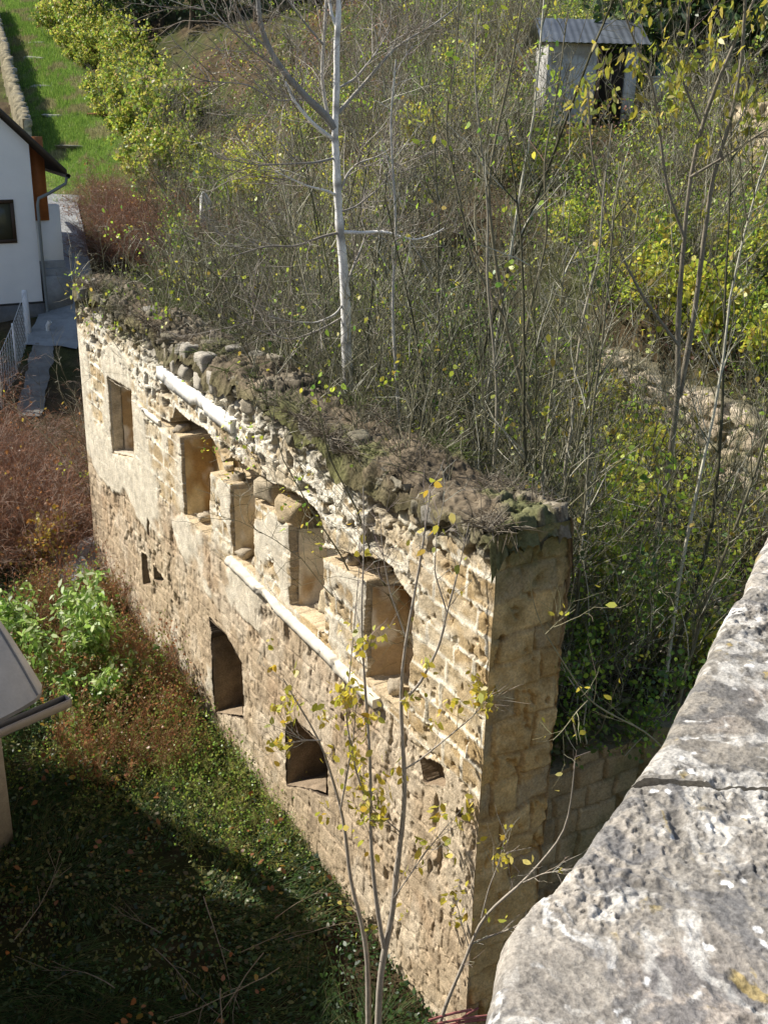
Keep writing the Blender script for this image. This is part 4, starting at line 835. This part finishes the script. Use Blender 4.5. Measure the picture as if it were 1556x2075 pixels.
# ------------------------------------------------------------------ trees with their own traced shape
def smooth_path(P, n):
    P = np.asarray(P, float); s = np.concatenate([[0], np.cumsum(np.linalg.norm(np.diff(P, axis=0), axis=1))]); t = np.linspace(0, s[-1], n); Q = np.stack([np.interp(t, s, P[:, i]) for i in range(P.shape[1])], 1)
    for _ in range(2): Q[1:-1] = .25 * Q[:-2] + .5 * Q[1:-1] + .25 * Q[2:]
    return Q
def traced(pts, Y0, Y1=None, n=26):
    """polyline of photo points standing at distance Y0 (running to Y1)"""
    Y1 = Y0 if Y1 is None else Y1; k = len(pts); return smooth_path([ony(x, y, Y0 + (Y1 - Y0) * i / max(1, k - 1)) for i, (x, y) in enumerate(pts)], n)
def limb(mbx, Q, r0, r1, col, sides=6, rng=None, pw=1.0):
    m = len(Q); rr = r0 + (r1 - r0) * np.linspace(0, 1, m) ** pw
    if rng is not None: rr = rr * (1 + .06 * rng.normal(size=m))
    mbx.tubes(Q[None], rr[None], sides, col)
rng = np.random.default_rng(202)
BY = 13.9; pxs = BY * 1.02 / 2200
trunk_px = [(707, 830), (706, 775), (702, 690), (700, 610), (698, 545), (691, 480), (687, 420), (684, 370), (681, 320), (678, 290), (677, 265), (679, 230), (682, 180), (683, 120), (684, 60), (686, 0), (688, -70)]
Q = traced(trunk_px, BY, n=60); Q[:, :2] += .018 * (np.stack([vn(Q[:, 2] * 2.6, Q[:, 2] * 0, 211), vn(Q[:, 2] * 2.6, Q[:, 2] * 0, 212)], 1) - .5); foot = Q[0].copy(); foot[2] = float(terrain(foot[0], foot[1])) - .1
Q = np.concatenate([smooth_path([foot, Q[0]], 6)[:-1], Q]); birch = empty('birch_tree', foot, 'tall bare white barked tree growing right behind the middle of the ruined wall', 'tree'); BO = np.array(birch.location)
rr = np.interp(Q[:, 2], [foot[2], 6.2, 7.6, 9.0, 10.2, 13], np.array([13.5, 11, 9, 6.8, 5.4, 4.2]) * pxs) * (1 + .05 * rng.normal(size=len(Q)))
BW = (.80, .785, .75)
bark = mixc(BW, (.26, .24, .21), (vn(Q[:, 2] * 9, Q[:, 2] * 0, 210) > .74) * .7)
mb = MB(); T = MB(); T.tubes(Q[None], rr[None], 10, BW); cc = np.repeat(bark, 10, 0); T.C[0][:, :3] = cc * (1 + .1 * rng.normal(size=(len(cc), 1))); T.build('trunk', M_BARK, birch, True, BO)
limbs = [([(677, 258), (660, 233), (623, 200), (570, 140), (545, 100), (527, 50), (522, -20)], -.5, 7.5, 4, (.30, .29, .27)), ([(675, 282), (650, 264), (630, 246), (597, 207), (578, 165)], -.25, 4.5, 2.4, BW),
         ([(672, 262), (660, 215), (652, 160), (655, 90), (660, 30), (662, -30)], .3, 4.2, 2.8, (.40, .38, .34)), ([(680, 236), (700, 212), (760, 144), (800, 95), (880, 50), (930, 10)], .5, 4, 1.3, (.40, .37, .32)),
         ([(683, 396), (660, 386), (625, 378), (595, 365), (555, 345)], -.5, 3.2, 1, BW), ([(687, 392), (705, 350), (725, 330), (765, 318), (795, 298)], .2, 2.6, 1, (.5, .47, .42)),
         ([(694, 470), (740, 472), (775, 468), (810, 478), (838, 488), (880, 475), (900, 462)], -.3, 4.0, 1.2, BW), ([(694, 470), (650, 480), (600, 500), (540, 498), (470, 520)], -.6, 3.0, 1, (.28, .25, .21)),
         ([(703, 575), (718, 535), (733, 500), (742, 470)], .3, 3.2, 1, (.45, .42, .38)), ([(698, 612), (680, 638), (640, 655), (590, 652), (545, 640)], -.5, 2.4, .9, (.5, .48, .44)),
         ([(700, 640), (650, 668), (590, 690), (530, 672), (480, 640)], -.4, 2.2, .8, (.36, .33, .29)), ([(679, 320), (640, 330), (590, 332), (520, 335), (440, 318)], -.8, 2.6, .9, (.30, .28, .25)),
         ([(683, 180), (720, 160), (760, 110), (790, 60)], .4, 2.6, 1, (.4, .37, .33)), ([(655, 90), (620, 50), (590, 10), (560, -40)], -.3, 2.2, 1, (.3, .28, .25)), ([(684, 60), (672, 30), (665, -20)], 0, 4, 2.5, BW), ([(570, 140), (520, 110), (470, 60), (400, 10)], -.8, 2.4, .9, (.32, .30, .27)),
         ([(545, 100), (510, 70), (480, 20), (470, -30)], -.6, 2.2, 1, (.32, .30, .27)), ([(623, 200), (560, 205), (500, 170), (420, 165)], -.9, 2.2, .8, (.34, .31, .28)), ([(687, 430), (720, 420), (770, 380), (800, 330)], .5, 2, .8, (.36, .33, .29))]
TWB = MB()
for pts_, dy, r0, r1, col in limbs:
    L_ = traced(pts_, BY, BY + dy, 22); b_ = MB(); limb(b_, L_, r0 * pxs, r1 * pxs, col, 6, rng); b_.build('branch', M_BARK, birch, True, BO)
    p, d_, t = children(L_[None], 14, .15, 1, .8, rng, .12); t1 = grow(p, d_, rng.uniform(.4, 1.1, len(p)), 6, .14, .05, rng); TWB.tubes(t1, np.full((len(p), 6), .0062) * np.linspace(1, .4, 6), 3, pick([(.42, .38, .33), (.26, .22, .18)], (1, 1), len(p), rng))
    p, d_, t = children(t1, 5, .2, 1, .8, rng, .1); t2 = grow(p, d_, rng.uniform(.15, .5, len(p)), 4, .2, .05, rng); TWB.tubes(t2, np.full((len(p), 4), .0036) * np.linspace(1, .5, 4), 3, pick([(.40, .36, .31), (.24, .20, .16)], (1, 1), len(p), rng))
TWB.build('twigs', M_BARK, birch, origin=BO)

def tree_from(name, label, cat, stems, Yb, col, rng, twigs=10, twl=(.3, .8), leaves=0, lsz=.08, lcols=None, lw=None, leafbox=None, sub=4, group=None, foot=True, twr=.005, sides=6, ldroop=.45, lwid=.34):
    """stems: (points, Y0, Y1, r0 px, r1 px); the first stem's first point is the foot"""
    f = ony(*stems[0][0][0], stems[0][1]); f[2] = float(terrain(f[0], f[1])) - .05; o = empty(name, f, label, cat, group); OO_ = np.array(o.location); tips = []; tw = MB()
    for i, (pts_, Y0, Y1, r0, r1) in enumerate(stems):
        Q = traced(pts_, Y0, Y1, 26)
        if i == 0 and foot and Q[0][2] > f[2] + .05: Q = np.concatenate([smooth_path([f, Q[0]], 5)[:-1], Q])
        px1 = Y0 * 1.05 / 2200; m = MB(); limb(m, Q, r0 * px1, r1 * px1, col, sides, rng); st_o = m.build('trunk' if i == 0 else 'stem', M_BARK, o, True, OO_); tw = MB()
        if twigs:
            p, d_, t = children(Q[None], twigs, .2, 1, .75, rng, .15); t1 = grow(p, d_, rng.uniform(*twl, len(p)) * (1.1 - .5 * t), 6, .12, .06, rng); tw.tubes(t1, np.full((len(p), 6), twr) * np.linspace(1, .4, 6), 3, jit(np.asarray(col) * 1.05, len(p), rng))
            p, d_, t = children(t1, sub, .2, 1, .8, rng, .1); t2 = grow(p, d_, rng.uniform(.08, .3, len(p)), 4, .18, .05, rng); tw.tubes(t2, np.full((len(p), 4), twr * .6) * np.linspace(1, .5, 4), 3, jit(col, len(p), rng)); tips += [t1[:, 3], t1[:, 5], t2[:, 1], t2[:, 3]]; tw.build('twigs', M_BARK, st_o, origin=OO_)
    if leaves:
        tp = np.concatenate(tips); w = np.ones(len(tp))
        if leafbox:
            c_ = (tp - CP) @ R; sx = PPX + PXF * c_[:, 0] / c_[:, 2]; sy = PPY + PXF * c_[:, 1] / c_[:, 2]; w = np.full(len(tp), .03)
            for x0, y0, x1, y1, wt in leafbox: w = np.where((sx > x0) & (sx < x1) & (sy > y0) & (sy < y1), wt, w)
        P = tp[rng.choice(len(tp), leaves, p=w / w.sum())] + rng.normal(size=(leaves, 3)) * .025; lf = MB(); lf.leaves(P, lsz, pick(lcols or YG, lw or (4, 4, 2, 2, 1), leaves, rng), rng, ldroop, lwid); lf.build('leaves', M_LEAF, o, origin=OO_)
    return o
YL = [(.66, .55, .06), (.58, .52, .08), (.44, .46, .06), (.72, .60, .16), (.62, .42, .05)]; YLW = (4, 4, 3, 2, 1)
tree_from('slender_tree', 'thin pale straight young tree just right of the white barked tree', 'tree', [([(808, 840), (803, 760), (797, 680), (795, 600), (798, 540), (803, 480), (800, 400), (795, 330), (790, 250), (795, 190), (802, 120)], 13.0, 13.4, 4.4, 1.6)], 13, (.50, .47, .42), rng, 16, (.3, .9))
GB = (.25, .22, .17)
tree_from('forked_tree', 'grey forked tree with long slender trunks at the right, above the parapet', 'tree',
          [([(1310, 1330), (1318, 1150), (1345, 1000), (1374, 810), (1372, 650), (1385, 480), (1396, 360), (1418, 250), (1452, 165), (1500, 60), (1540, -30)], 13.3, 12.8, 8, 2.4),
           ([(1376, 800), (1406, 640), (1426, 480), (1442, 360), (1476, 260), (1500, 150), (1508, 30), (1512, -50)], 13.2, 12.6, 6, 2.4),
           ([(1385, 480), (1350, 380), (1335, 260), (1320, 160), (1275, 60), (1250, -20)], 13, 12.7, 3.2, 1.4), ([(1396, 360), (1480, 310), (1540, 270), (1600, 240)], 12.9, 12.4, 3, 1.5),
           ([(1418, 250), (1380, 160), (1390, 60), (1400, -30)], 12.9, 12.5, 2.6, 1.3), ([(1374, 700), (1300, 600), (1240, 480), (1200, 330), (1190, 180)], 13.1, 12.6, 3.2, 1.2)], 13, GB, rng, 16, (.4, 1.1), 760, .11, [(.52, .46, .06), (.40, .42, .05), (.30, .36, .05), (.60, .48, .10)], (3, 3, 2, 2),
          [(1150, -200, 1700, 260, 1.0), (1150, 260, 1700, 1250, .30)], ldroop=1.0, lwid=.24)
tree_from('leaning_tree', 'dark slender tree leaning left in the thicket beyond the near end of the wall', 'tree',
          [([(1120, 1000), (1085, 880), (1050, 760), (1020, 640), (1000, 500), (985, 380), (1010, 250), (1040, 120), (1060, -20)], 11.6, 12.2, 6, 1.6), ([(1050, 760), (1075, 620), (1110, 480), (1100, 330), (1130, 180), (1150, 20)], 11.8, 12.2, 3.4, 1.2),
           ([(1020, 640), (960, 540), (930, 400), (900, 260), (925, 110), (930, -20)], 11.8, 12.3, 3, 1.2)], 11.6, (.19, .17, .11), rng, 16, (.4, 1.0), 110, .08, YG)
tree_from('bare_sapling', 'pair of thin upright bare stems at the near back edge of the wall top', 'sapling',
          [([(1003, 905), (1008, 800), (1000, 700), (985, 560), (990, 430), (975, 300), (960, 160), (965, 20)], 11.5, 11.8, 4, 1.2), ([(1150, 1015), (1140, 960), (1160, 860), (1165, 760), (1180, 640), (1215, 520), (1220, 400), (1240, 250)], 10.9, 11.4, 4, 1.1)], 11.5, (.32, .29, .22), rng, 12, (.3, .9), 60, .08, YG)
# sapling with yellow leaves in front of the wall
FB = (.36, .32, .27)
tree_from('yellow_sapling', 'slender multi stemmed sapling with scattered yellow leaves in front of the ruin', 'sapling',
          [([(765, 2120), (768, 2010), (775, 1930), (790, 1890), (797, 1850), (800, 1780), (808, 1730), (816, 1680), (822, 1600), (818, 1530), (812, 1450), (810, 1400), (815, 1340), (825, 1280), (840, 1200), (855, 1130), (862, 1060), (872, 990)], 8.7, 8.9, 10.5, 1.4),
           ([(747, 2120), (746, 1980), (741, 1900), (722, 1830), (706, 1770), (703, 1700), (690, 1630), (668, 1560), (650, 1500), (602, 1425), (574, 1375)], 8.75, 9.1, 8.0, 1.2),
           ([(778, 1920), (765, 1850), (755, 1760), (750, 1700), (752, 1600), (748, 1500), (740, 1400), (731, 1250), (738, 1120), (736, 985)], 8.7, 8.9, 5.5, 1.0),
           ([(811, 1425), (850, 1388), (890, 1310), (906, 1240), (930, 1150), (950, 1060)], 8.8, 8.6, 3.6, 1.0), ([(818, 1560), (850, 1540), (900, 1500), (960, 1450), (1000, 1400)], 8.8, 8.5, 2.2, .9), ([(752, 1650), (720, 1560), (700, 1450), (715, 1300), (728, 1150)], 8.8, 9.1, 2.6, .9),
           ([(690, 1640), (705, 1560), (718, 1480), (722, 1420)], 8.9, 8.9, 2.4, .9), ([(798, 1820), (860, 1730), (900, 1680), (935, 1640)], 8.7, 8.5, 2, .8), ([(815, 1690), (780, 1660), (755, 1640)], 8.8, 8.8, 2, 1), ([(650, 1500), (610, 1500), (580, 1470), (560, 1440)], 9, 9.1, 2, .7),
           ([(822, 1290), (790, 1200), (775, 1120), (770, 1040)], 8.9, 9.0, 1.8, .8), ([(905, 1240), (880, 1160), (885, 1080), (900, 1010)], 8.6, 8.6, 1.8, .7)], 8.7, FB, rng, 9, (.25, .6), 620, .084, YL, YLW,
          [(540, 1260, 1010, 1660, 1.0), (560, 1660, 960, 1900, .35), (540, 900, 1010, 1260, .06)], 3, twr=.0036, sides=8)
tree_from('leaning_sapling', 'small leaning sapling with pale yellow leaves beside the corner of the ruin', 'sapling',
          [([(876, 2120), (905, 2030), (935, 1962), (955, 1912), (975, 1860), (1010, 1828), (1060, 1788), (1110, 1730), (1146, 1688), (1160, 1600), (1165, 1535)], 8.4, 7.6, 6, 1.0), ([(955, 1912), (1000, 1895), (1040, 1880), (1090, 1850)], 8.2, 7.8, 3, 1), ([(975, 1860), (990, 1800), (1010, 1750), (1022, 1700)], 8.1, 8.0, 2, .8), ([(950, 1920), (935, 1870), (925, 1830)], 8.2, 8.2, 2, .8), ([(1060, 1788), (1100, 1770), (1160, 1760)], 7.9, 7.6, 2, .8)],
          8.4, FB, rng, 6, (.15, .4), 70, .072, YL, YLW, [(890, 1660, 1080, 1880, 1.0), (1080, 1500, 1200, 1800, .2)], 3, twr=.0034)
tree_from('bare_sapling', 'thin bare stem arching across the shaded end of the ruin', 'sapling',
          [([(1420, 1600), (1310, 1482), (1250, 1455), (1190, 1420), (1140, 1340), (1095, 1270), (1073, 1195), (1072, 1165)], 8.1, 7.3, 2.8, .9), ([(1190, 1420), (1170, 1440), (1140, 1480), (1120, 1500)], 7.8, 7.5, 1.6, .8), ([(1105, 1285), (1130, 1260), (1165, 1235)], 7.5, 7.4, 1.2, .6)], 8.1, (.27, .25, .16), rng, 5, (.15, .45), 18, .07, YL, YLW, None, 2, twr=.003)

# ------------------------------------------------------------------ red brown brambles on the left
rng = np.random.default_rng(303); prs = []
RB = [(.26, .12, .07), (.33, .18, .11), (.20, .11, .075), (.44, .35, .29), (.30, .22, .17)]
for k in range(4):
    W, LF = bush(rng, 38, .6, .45, (1.1, 2.2), .0085, k=9, wander=.14, up=-.10, tw=8, twL=.35, sub=4, wood=RB, ww=(3, 3, 2, 2, 2), nleaf=90, lsz=.06, lcol=[(.36, .17, .06), (.22, .10, .05), (.40, .30, .06)], lw=(2, 2, 1)); prs.append(plant('bramble', W, LF, (0, 0, 0), '-', 'bramble', wname='canes'))
sp = []
for k in range(700):
    if len(sp) >= 54: break
    px = rng.uniform(-90, 185); py = rng.uniform(720, 1150); P = ond(px, py)
    if P[1] > 33 or ((P - B0) @ Wd) > -.5: continue
    if 700 < py < 840 and 36 < px < 112 and rng.random() < .8: continue
    sp.append((P[0], P[1], P[2], 'tangled red brown bare bramble on the bank left of the ruin', 'brambles on the left bank'))
for k in range(26):
    px = rng.uniform(185, 480); P = ony(px, 520, rng.uniform(21.5, 40)); x, y = P[0], P[1]; sx = (np.array([x, y, 0]) - B0)
    if not free(x, y) or ((sx @ A) < 14 and (sx @ Wd) > -.6): continue
    sp.append((x, y, float(terrain(x, y)), 'red brown bare bramble beyond the far end of the ruin', 'brambles beyond the far end of the ruin'))
for k in range(16):
    P = ond(rng.uniform(200, 300), rng.uniform(400, 540))
    if ((P - B0) @ A) < 14: continue
    sp.append((P[0], P[1], P[2], 'red brown bare bramble beyond the far end of the ruin', 'brambles beyond the far end of the ruin'))
scatter_things(prs, sp, rng, .75, 1.3)
W, LF = bush(rng, 26, .9, .8, (1.0, 2.0), .010, k=9, wander=.16, up=-.06, tw=8, twL=.35, sub=4, wood=[(.46, .40, .34), (.36, .29, .23)], ww=(1, 1), nleaf=0); o = plant('bare_bush', W, None, ond(75, 1080), 'pale grey bare twiggy bush above the leafy green plant', 'bush')

# ------------------------------------------------------------------ big leafy weeds at the left
def herb(rng, n, H, lsz, cols, w, per, sprd=.5):
    W = MB(); LF = MB(); a = rng.uniform(0, 6.283, n); r_ = sprd * np.sqrt(rng.random(n)); p0 = np.stack([r_ * np.cos(a), r_ * np.sin(a), np.full(n, -.1)], 1); S = grow(p0, np.concatenate([rng.normal(size=(n, 2)) * .16, np.ones((n, 1))], 1), rng.uniform(.6, 1, n) * H, 9, .07, .02, rng)
    W.tubes(S, np.full((n, 9), .009) * np.linspace(1, .4, 9), 4, (.20, .24, .08)); p, d_, t = children(S, 14, .25, 1, 1.0, rng, .1); T = grow(p, d_, rng.uniform(.15, .4, len(p)), 4, .1, -.1, rng); W.tubes(T, np.full((len(p), 4), .004), 3, (.22, .28, .08))
    for k in range(4):
        P = np.repeat(T[:, k], per, 0); P = P + rng.normal(size=P.shape) * .06; LF.leaves(P, lsz, pick(cols, w, len(P), rng), rng, .55, .24, (-.3, -.3, .8))
    return W, LF
GH = [(.26, .42, .08), (.40, .54, .14), (.14, .26, .05), (.54, .62, .34)]
for (px, py, n, H, lab) in [(165, 1400, 13, 2.2, 'tall bright green leafy weed lit by the sun at the left'), (25, 1330, 9, 1.5, 'green leafy weed above the metal roof at the left edge'), (225, 1470, 9, 1.2, 'pale green leafy weed in front of the tall bright one')]:
    P = ond(px, py); 
    W, LF = herb(rng, n, H, .13, GH, (4, 3, 3, 2), 3); plant('leafy_weed', W, LF, P, lab, 'plant', wname='stalks')
W, LF = bush(rng, 14, .5, .4, (.8, 1.5), .007, tw=8, sub=2, nleaf=420, lsz=.10, lcol=[(.55, .42, .05), (.42, .36, .06), (.40, .20, .05)], lw=(3, 2, 2)); plant('yellow_shrub', W, LF, ond(90, 1150), 'small shrub with yellow orange leaves beside the leaning slab', 'shrub')
# dry reddish weeds and greener ones along the foot of the wall
for kind in (0, 1):
    prs = []
    for k in range(3):
        if kind == 0: W, LF = bush(rng, 30, .40, .24, (.5, 1.25), .0042, k=7, wander=.1, up=.03, tw=8, twL=.3, sub=3, wood=[(.34, .15, .08), (.28, .18, .10), (.24, .23, .08)], ww=(3, 2, 1), nleaf=420, lsz=.04, lcol=[(.24, .26, .05), (.36, .16, .07), (.16, .20, .04), (.32, .24, .10)], lw=(3, 4, 2, 2), droop=.1)
        else: W, LF = bush(rng, 34, .5, .5, (.3, .8), .0042, k=7, wander=.12, up=-.05, tw=7, twL=.35, sub=3, wood=[(.26, .26, .09), (.22, .24, .07), (.34, .26, .12)], ww=(2, 3, 1), nleaf=520, lsz=.035, lcol=[(.24, .38, .06), (.36, .44, .08), (.14, .25, .04), (.40, .32, .09)], lw=(4, 3, 3, 1), droop=.1)
        prs.append(plant('dry_weed' if kind == 0 else 'green_weed', W, LF, (0, 0, 0), '-', 'weed', wname='stalks'))
    sp = []
    for k in range(300):
        if len(sp) >= (30, 34)[kind]: break
        u = rng.uniform(6.2, 12.6) if kind == 0 else rng.uniform(3.6, 8.5); s = -.2 - (1.9 if kind == 0 else 2.6) * rng.random() ** 1.4 * sstep(2.5, 7, u); p = loc(u, s, 0)
        sp.append((p[0], p[1], float(terrain(p[0], p[1])), ('dry reddish weed growing along the far foot of the ruin', 'low yellow green weed growing along the middle foot of the ruin')[kind], ('dry weeds along the foot of the ruin', 'green weeds along the foot of the ruin')[kind]))
    scatter_things(prs, sp, rng, .7, 1.2)

# ------------------------------------------------------------------ uncountable ground vegetation
def stuff(mbx, name, mat, label, cat): o = mbx.build(name, mat); return tag(o, label, cat, None, 'stuff')
rng = np.random.default_rng(404)
n = 120000; x = rng.uniform(-9.5, 2.0, n); y = rng.uniform(6.5, 21, n); s = (x - B0[0]) * Wd[0] + (y - B0[1]) * Wd[1]; u = (x - B0[0]) * A[0] + (y - B0[1]) * A[1]
k = ((s < -.03) | (u < -.05)) & (rng.random(n) < .25 + 1.5 * sstep(.35, .6, fbm(x * 1.3, y * 1.3, 411))); x, y, s, u = x[k], y[k], s[k], u[k]; n = len(x)
hgt = .03 + .42 * fbm(x * .9, y * .9, 412) ** 2.2 * rng.random(n) + .08 * rng.random(n)
P = np.stack([x, y, terrain(x, y) + hgt], 1); q = fbm(x * .8, y * .8, 413)
cl_ = pick([(.04, .095, .024), (.07, .145, .034), (.022, .055, .018), (.12, .18, .05)], (4, 3, 3, 2), n, rng); cl_ = np.where((q[:, None] > .56) & (rng.random((n, 1)) < .5), pick([(.20, .20, .05), (.16, .12, .05), (.24, .25, .07)], (1, 1, 1), n, rng), cl_)
mb = MB(); mb.leaves(P, .035 + .05 * rng.random(n) ** 2, cl_, rng, .05, .36, (-.2, -.2, .8)); stuff(mb, 'ground_cover', M_LEAF, 'low leafy ground cover over the yard in front of the ruin', 'ground cover')
n = 60000; x = rng.uniform(-9, 1.6, n); y = rng.uniform(6.8, 18, n); s = (x - B0[0]) * Wd[0] + (y - B0[1]) * Wd[1]; k = (s < -.05) & (fbm(x * .7, y * .7, 415) > .42); x, y = x[k], y[k]; n = len(x)
p0 = np.stack([x, y, terrain(x, y) + .02], 1); fl = fbm(x * .5, y * .5, 416) * 12; dd = np.stack([np.cos(fl) * .9, np.sin(fl) * .9, np.full(n, .6)], 1) + rng.normal(size=(n, 3)) * .25; S = grow(p0, dd, rng.uniform(.25, .65, n), 5, .08, -.22, rng)
mb = MB(); mb.tubes(S, np.full((n, 5), .0045) * np.linspace(1, .3, 5), 3, pick([(.06, .11, .03), (.11, .14, .045), (.18, .16, .075)], (5, 2, 1), n, rng)); stuff(mb, 'long_grass', M_BLADE, 'long matted grass over the yard in front of the ruin', 'grass')
n = 900; x = rng.uniform(-7, 1.5, n); y = rng.uniform(7, 16, n); k = (((x - B0[0]) * Wd[0] + (y - B0[1]) * Wd[1]) < -.1) & (fbm(x * .9, y * .9, 417) > .52); x, y = x[k], y[k]; P = np.stack([x, y, terrain(x, y) + rng.uniform(.15, .4, len(x))], 1)
mb = MB(); mb.leaves(P, .085, pick([(.38, .15, .05), (.30, .12, .05), (.45, .30, .06)], (3, 2, 1), len(P), rng), rng, 0, .4, (0, 0, 1)); stuff(mb, 'fallen_leaves', M_LEAF, 'orange brown fallen leaves scattered over the ground cover', 'leaves')
# dead twigs lying at the bottom of the picture
r2 = np.random.default_rng(7); spt = []
for j in range(11):
    px, py = r2.uniform(30, 700), r2.uniform(1850, 2070); P = ond(px, py)
    if ((P - B0) @ Wd) > -.25: continue
    a = r2.uniform(0, 6.28); S = grow(np.array([P + UP * .32]), np.array([[math.cos(a), math.sin(a), .06]]), [r2.uniform(.6, 1.5)], 8, .06, -.01, r2); p, d_, t = children(S, 5, .3, 1, .6, r2, 0); T = grow(p, d_, r2.uniform(.15, .45, len(p)), 4, .1, 0, r2)
    mb = MB(); c_ = np.array([.22, .18, .13]) * r2.uniform(.7, 1.2); mb.tubes(S, np.full((1, 8), .008) * np.linspace(1, .4, 8), 4, c_); mb.tubes(T, np.full((len(p), 4), .004), 3, c_)
    tag(mb.build('fallen_branch', M_BARK, origin=P), 'thin dead branch lying on the ground cover in the lower left shade', 'branch', 'dead branches on the ground cover')
for j, (x0, y0, x1, y1) in enumerate([(868, 2068, 955, 2046), (885, 2075, 990, 2058), (905, 2078, 985, 2066), (925, 2072, 968, 2043)]):
    a, b = ony(x0, y0, 8.25 + .05 * j), ony(x1, y1, 8.5 + .05 * j); mb = MB(); mb.tubes(smooth_path([a, (a + b) / 2 + UP * .02, b], 6)[None], np.full((1, 6), .014), 6, (.34, .13, .12)); tag(mb.build('red_cane', M_BARK, origin=a), 'reddish cane lying at the foot of the near corner of the ruin', 'cane', 'red canes at the near corner')
# undergrowth on the slope and inside the ruin
n = 150000; Yd = 11 + 60 * rng.random(n) ** 1.7; x = (rng.uniform(150, 1700, n) - PPX) / 2200 * Yd * 1.04; y = Yd; s = (x - B0[0]) * Wd[0] + (y - B0[1]) * Wd[1]; u = (x - B0[0]) * A[0] + (y - B0[1]) * A[1]
k = (s > .95) & (np.abs(x - lane_x(y)) > 2.4) & ((u > .3) | (s > 9)) & ~((y < 50) & (x < np.interp(y, [20, 34, 48], [-7.5, -8.6, -11.6]))) & ~((x > S0[0] - .2) & (x < S0[0] + sw + .2) & (y > SY - .1) & (y < SY + 3.0)); x, y = x[k], y[k]; n = len(x)
s = (x - B0[0]) * Wd[0] + (y - B0[1]) * Wd[1]; u = (x - B0[0]) * A[0] + (y - B0[1]) * A[1]; q = fbm(x * .45, y * .45, 421); k = (rng.random(n) < .25 + 1.2 * sstep(.38, .6, q)) & ((s > 3.2) | (u > 13.3) | (rng.random(n) < .2)) & ~((s > 5) & (s < 8.4) & (u < 8.5) & (rng.random(n) < .75)); x, y, q = x[k], y[k], q[k]; n = len(x)
P = np.stack([x, y, terrain(x, y) + .04 + rng.random(n) ** 1.6 * (.2 + .9 * sstep(.45, .7, q))], 1)
cg = pick([(.20, .30, .045), (.38, .44, .07), (.10, .16, .03), (.24, .17, .09), (.40, .34, .22)], (3, 3, 2, 2, 2), n, rng); cg = np.where((fbm(x * .3, y * .3, 430)[:, None] > .54), cg * [.9, .62, .8] + [.03, 0, .01], cg)
mb = MB(); mb.leaves(P, np.interp(y, [11, 30, 70], [.07, .10, .17]), cg, rng, .1, .36); stuff(mb, 'undergrowth', M_LEAF, 'mixed low undergrowth over the slope behind the ruin', 'undergrowth')
n = 30000; Yd = 11 + 50 * rng.random(n) ** 1.5; x = (rng.uniform(150, 1700, n) - PPX) / 2200 * Yd * 1.04; y = Yd; s = (x - B0[0]) * Wd[0] + (y - B0[1]) * Wd[1]; u = (x - B0[0]) * A[0] + (y - B0[1]) * A[1]
k = (s > 1) & (np.abs(x - lane_x(y)) > 2.6) & ((u > .3) | (s > 9)) & ~((y < 50) & (x < np.interp(y, [20, 34, 48], [-7.5, -8.6, -11.6]))) & ~((x > S0[0] - .3) & (x < S0[0] + sw + .3) & (y > 28) & (y < SY + 3.0)); x, y = x[k], y[k]; n = len(x)
s = (x - B0[0]) * Wd[0] + (y - B0[1]) * Wd[1]; u = (x - B0[0]) * A[0] + (y - B0[1]) * A[1]; k = ~((s > 3.5) & (s < 8.5) & (u < 9) & (rng.random(n) < .85)); x, y = x[k], y[k]; n = len(x)
S = grow(np.stack([x, y, terrain(x, y)], 1), rng.normal(size=(n, 3)) * [.55, .55, .2] + [0, 0, .8], rng.uniform(.4, 1.5, n), 5, .14, -.05, rng)
mb = MB(); mb.tubes(S, (np.interp(y, [11, 60], [.0035, .010])[:, None] * np.linspace(1, .4, 5)[None]), 3, pick([(.33, .305, .22), (.21, .19, .125), (.28, .22, .15), (.42, .39, .32)], (3, 3, 2, 2), n, rng)); stuff(mb, 'dead_stalks', M_BARK, 'dead grey brown stalks standing all over the slope', 'stalks')
n = 3500; uu_ = rng.uniform(.12, .75, n); ss_ = rng.uniform(.95, 7.5, n); P = np.stack([*(B0[:2, None] + A[:2, None] * uu_ + Wd[:2, None] * ss_), 3.36 - .3 * fbm(ss_ * .9, ss_ * 0, 101) + .35 * rng.random(n) ** 2], 1); k = fbm(uu_ * 3, ss_ * 1.6, 432) > .42; P = P[k]
mb = MB(); mb.leaves(P, .07, pick([(.10, .16, .03), (.16, .20, .05), (.20, .16, .09)], (3, 2, 2), len(P), rng), rng, .1, .34); stuff(mb, 'creeper', M_LEAF, 'low green creeper over the top of the low broken side wall', 'creeper')
# lane turf
n = 60000; y = 46 + 66 * rng.random(n) ** 1.3; x = lane_x(y) + rng.normal(size=n) * 1.15; P0 = np.stack([x, y, terrain(x, y)], 1); L = rng.uniform(.05, .22, n) * np.interp(y, [46, 110], [1, 1.8])
mb = MB(); a = rng.uniform(0, 6.28, n); dx_ = np.stack([np.cos(a), np.sin(a), 0 * a], 1) * (.012 * np.interp(y, [46, 110], [1, 2.5]))[:, None]; lean = rng.normal(size=(n, 3)) * .06 + UP * L[:, None]
V = np.stack([P0 - dx_, P0 + dx_, P0 + lean], 1); mb.add(V.reshape(-1, 3), np.arange(n * 3).reshape(n, 3), np.repeat(np.where((fbm(x * .9, y * .5, 431) > .60)[:, None], pick([(.34, .31, .16), (.28, .27, .12)], (1, 1), n, rng), pick([(.22, .35, .06), (.31, .42, .09), (.14, .25, .05)], (3, 3, 2), n, rng)), 3, 0)); stuff(mb, 'lane_grass', M_BLADE, 'short bright green grass of the sunlit lane', 'grass')
